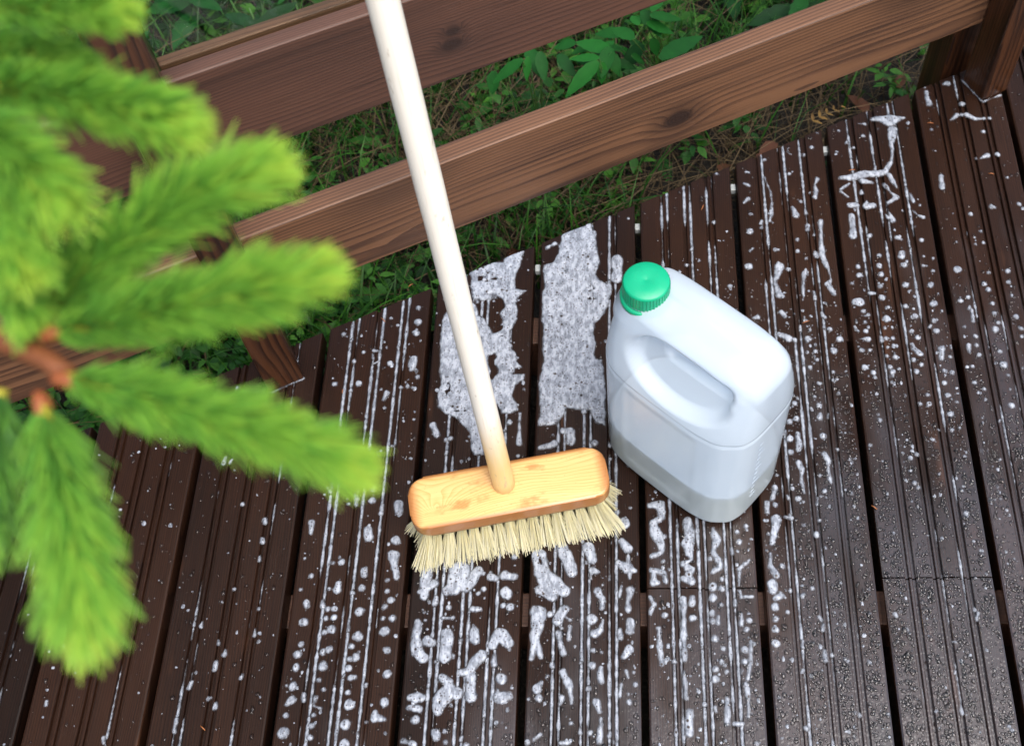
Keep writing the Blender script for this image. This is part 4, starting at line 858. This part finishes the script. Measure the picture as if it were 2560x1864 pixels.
# ---------------------------------------------------------------- small litter
def litter():
    M_CONE = flat('brown_cone_scales', (.11, .035, .012), .6, 60, .4)
    c = tag(empty('spruce_cone', (-.19, 1.085, -.06), .6), 'reddish brown cone lying in the moss at the deck edge', 'cone')
    for i in range(60):
        u = i/59; a = i*2.4; r = .016*math.sin(math.pi*(.12+.80*u))**.7
        V, Fc = leaf_geo(.014, .013, 3, 0, -.35, .25); me = mesh('scale', V, Fc)
        o = obj('scale', me, M_CONE, c, smooth=True)
        d = Vector((math.cos(a), math.sin(a), .9)).normalized(); sd = Vector((-math.sin(a), math.cos(a), 0)); up = d.cross(sd)
        m = Matrix((d, sd, up)).transposed().to_4x4(); m.translation = Vector((r*.35*math.cos(a), r*.35*math.sin(a), -.025+.055*u))
        o.matrix_basis = Matrix.Rotation(1.1, 4, 'X') @ m
    M_Y = leaf_mat('yellow_dead_leaf', [(0, (.10, .055, .014)), (1, (.20, .12, .03))], .6, .1)
    p = tag(empty('dead_fern_leaf', (.318, 1.335, -.035)), 'yellowed dead fern leaf between the planks and the lower board', 'dead leaf')
    for k in range(9):
        u = k//2/4.5; s = 1 if k % 2 else -1; A = Vector((-.03+.055*u, .035*u-.01, .012)); L = .017*(1-.55*u)
        a = .55+s*.95
        V, Fc = leaf_geo(L, L*.42, 5, .15, .15, .2); me = np_mesh('leaflet', V, Fc, {'tint': [rnd.random()]*len(V)})
        o = obj('leaflet', me, M_Y, p, smooth=True); o.location = A; o.rotation_euler = (rnd.uniform(-.3, .3), -.15, a)
    M_BR = leaf_mat('brown_dead_leaf', [(0, (.05, .018, .009)), (1, (.13, .05, .022))], .55, .1)
    r = random.Random(77)
    spots = [(.20, 1.285), (.235, 1.33), (.14, 1.27), (.40, 1.415), (.46, 1.47), (.02, 1.20), (-.30, 1.02)]
    labs = ['red brown leaf under the lower board near the middle planks', 'brown leaf just behind the yellow fern leaf', 'small brown leaf at the end of the foamy planks', 'dark leaf in the gap near the right post', 'dark leaf at the foot of the right post', 'curled leaf beyond the green cap', 'curled leaf left of the broom handle']
    for (x, y), lb in zip(spots, labs):
        L = r.uniform(.035, .06); V, Fc = leaf_geo(L, L*.6, 7, .08, .3, .35)
        o = obj('fallen_leaf', np_mesh('fallen_leaf', V, Fc, {'tint': [r.random()]*len(V)}), M_BR, smooth=True, loc=(x, y, gz(x, y)+.05)); o.rotation_euler = (r.uniform(-.4, .4), r.uniform(-.3, .3), r.uniform(0, 6.28))
        tag(o, lb, 'dead leaf', 'fallen leaves at the deck edge')
    ND = ['orange needle on the plank left of the near post foot', 'orange needle on the plank right of the near post foot', 'orange needle on the plank at the lower left edge', 'orange needle by a groove at the bottom left', 'orange needle on the planks right of the jug', 'orange needle in the foamy groove behind the jug', 'orange needle beside the foam streak at upper right', 'orange needle in front of the far post foot', 'orange needle on the rightmost dark plank', 'pale needle at the plank end left of the handle', 'pale needle on the plank below the lower board', 'orange needle at the plank end above the green cap']
    M_N = flat('rusty_dead_needle', (.26, .09, .025), .5)
    for i, (x, y) in enumerate([(-.575, .800), (-.415, .812), (-.53, .35), (-.50, .28), (.305, .63), (.24, .92), (.335, 1.20), (.47, 1.295), (.55, 1.19), (-.335, .99), (-.37, .93), (.10, 1.13)]):
        a = r.uniform(0, 3.14); L = r.uniform(.006, .011); d = Vector((math.cos(a), math.sin(a), 0))*L
        o = obj('dead_needle', tube('dead_needle', [tuple(-d/2), (0, 0, .0012), tuple(d/2)], [.0006, .0009, .0005], 5), M_N, smooth=True, loc=(x, y, .0018))
        tag(o, ND[i], 'needle', 'dead needles on the planks')
litter()

# ---------------------------------------------------------------- spruce twigs close to the camera
def spruce():
    t = NT('young_spruce_needles'); f = t.attr('tint')
    col = t.ramp(f, [(0, (.04, .16, .03)), (.40, (.19, .49, .065)), (.75, (.37, .68, .09)), (1, (.58, .78, .11))])
    b = t.bsdf(Base_Color=col, Roughness=.38); tl = t.n('ShaderNodeBsdfTranslucent'); t.put(tl.inputs[0], col)
    MN = t.done(t.mixs(.45, b, tl.outputs[0]))
    MS = flat('green_shoot_bark', (.36, .33, .03), .6); MST = flat('red_brown_twig_bark', (.17, .055, .018), .6, 150, .5)
    MBUD = flat('orange_bud_scales', (.24, .065, .018), .6)
    r = random.Random(9)
    def bez(P, u): return P[0]*(1-u)**2 + 2*P[1]*u*(1-u) + P[2]*u*u
    TX, TY = -1.34, .62
    tree = tag(empty('spruce_tree', (TX, TY, GZ)), 'young spruce tree reaching bright green shoots over the left of the deck', 'tree')
    def trunk_at(z): return Vector((.02*math.sin(z*1.3), .015*math.cos(z*1.7), z))
    obj('trunk', tube('trunk', [trunk_at(i*.24-.05) for i in range(14)], [.052-.0034*i for i in range(14)], 16), MST, tree, smooth=True)
    roots = []
    for st in STEMS:
        p0 = Vector(st[0]); b0 = trunk_at(p0.z-GZ+.04); pts = [b0]+[Vector(q_)-tree.location for q_ in ([p0+(tree.location+b0-p0)*.5+Vector((0, 0, -.03))]+list(st))]
        o = obj('branch', tube('branch', [q_-pts[0] for q_ in pts], [.011, .008, .0062, .0055, .005, .0042, .003][:len(pts)], 12), MST, tree, smooth=True, loc=pts[0])
        roots.append(o)
    org = [tree.location+o.location for o in roots]
    # the rest of the crown, away from the lens
    for bi in range(34):
        z = .75+2.1*bi/33; a = bi*2.39996+.4; L = (.78-.17*z)*r.uniform(.85, 1.1); ca, sa = math.cos(a), math.sin(a)
        if ca > .55 and .9 < z < 1.75: L *= .45
        b0 = trunk_at(z); tipv = Vector((ca*L, sa*L, -.10*L+.12*L*(z > 2)))
        pts = [tipv*u + Vector((0, 0, -.10*L*u*(1-u))) for u in (0, .25, .5, .75, 1)]
        br = obj('branch', tube('branch', pts, [.007, .006, .005, .0035, .0015], 6), MST, tree, smooth=True, loc=b0)
        V, Fc, T_ = [], [], []
        tw = [(pts[0]*(1-u)+pts[4]*u+Vector((0, 0, -.10*L*u*(1-u))), s_, u) for u in (.3, .42, .54, .66, .78, .9) for s_ in (-1, 1)] + [(pts[2], 0, .4)]
        for (c0, s_, u) in tw:
            d = (Vector((ca, sa, -.1))+s_*Vector((-sa, ca, 0))*1.0).normalized(); TL = (.24*(1-u)+.09) if s_ else L*.6
            for q_ in range(int(420*TL)):
                w_ = r.random(); c = c0+d*TL*w_; dv = Vector((r.gauss(0, 1), r.gauss(0, 1), r.gauss(0, 1))).normalized(); dv = (dv+d*.9).normalized(); nl = r.uniform(.014, .020)
                sd = dv.cross(Vector((.3, .2, .9))).normalized()*.0013; o0 = len(V)
                up_ = sd.cross(dv)*.7
                V += [c-sd, c+sd, c+up_, c+dv*nl]; T_ += [.25, .25, .25, .5]
                Fc += [(o0, o0+1, o0+3), (o0+1, o0+2, o0+3), (o0+2, o0, o0+3)]
        nd = obj('needles', np_mesh('needles', [tuple(v) for v in V], Fc, {'tint': T_}), MN, br); nd['kind'] = 'stuff'
    owner = [0, 0, 0, 0, 1, 1, 1, 1, 0, 1, 1]
    for si, (P, W) in enumerate(SHOOTS):
        W *= .93
        rt = roots[owner[si]]; og = org[owner[si]]; P = [Vector(p) for p in P]
        P[2] = P[2]-(P[2]-P[1]).normalized()*W*.52; c2 = P[1]*2-(P[0]+P[2])*.5; B = [P[0]-og, c2-og, P[2]-og]
        Ls = (P[2]-P[0]).length
        sh = obj('shoot', tube('shoot', [bez(B, i/8) for i in range(9)], [.0034-.0022*i/8 for i in range(9)], 8), MS, rt, smooth=True)
        V, Fc, T_ = [], [], []; n = int(12500*Ls)
        for i in range(n):
            u = (i+r.random())/n; c = bez(B, u); tg = (bez(B, min(1, u+.02))-bez(B, u-.02)).normalized()
            s0 = tg.cross(Vector((.2, .3, .9))).normalized(); s1 = s0.cross(tg); a = i*2.39996+r.gauss(0, .25)
            side = s0*math.cos(a)+s1*math.sin(a)
            op = math.radians(r.gauss(37, 7))*(1-.62*max(0, (u-.72)/.28)**1.3)
            L = W*.5/math.sin(math.radians(44))*r.uniform(.8, 1.15)*(1+.10*math.sin(u*17+si*2)+.07*math.sin(u*41+a))*(.62+.38*min(1, u/.12))*(1-.18*max(0, (u-.85)/.15))
            d = tg*math.cos(op)+side*math.sin(op); bend = tg*.28
            p0 = c+side*.001; p1 = p0+d*L*.5; p2 = p0+(d+bend*.5).normalized()*L
            w_ = r.uniform(.00055, .00082); q0 = d.cross(tg).normalized(); q1 = q0.cross(d)
            tb = .34+.30*u+r.gauss(0, .15); o0 = len(V)
            if si in (8,): tb -= .28
            for p, ww, tt in ((p0, w_*.8, tb-.10), (p1, w_, tb), (p2, w_*.35, tb+.16)):
                for (e0, e1) in ((1, 0), (0, 1), (-1, 0), (0, -1)):
                    V.append(p+q0*e0*ww+q1*e1*ww*.8); T_.append(min(1, max(0, tt+.22*max(0, (u-.8)/.2))))
            for s in (0, 4):
                for j in range(4): k = (j+1) % 4; Fc.append((o0+s+j, o0+s+k, o0+s+4+k, o0+s+4+j))
        nd = obj('needles', np_mesh('needles', [tuple(v) for v in V], Fc, {'tint': T_}), MN, rt, smooth=True)
        nd['kind'] = 'stuff'
        if si < 5:
            bs = bmesh.new(); bmesh.ops.create_icosphere(bs, subdivisions=2, radius=1)
            for v in bs.verts: v.co = Vector((v.co.x*.0036, v.co.y*.0036, v.co.z*.0075))*(1+.12*math.sin(v.co.x*9+v.co.z*7))
            me = bpy.data.meshes.new('bud'); bs.to_mesh(me); bs.free()
            o = obj('bud', me, MBUD, rt, smooth=True, loc=bez(B, .0)); o.rotation_euler = (B[2]-B[0]).to_track_quat('Z', 'Y').to_euler()
spruce()
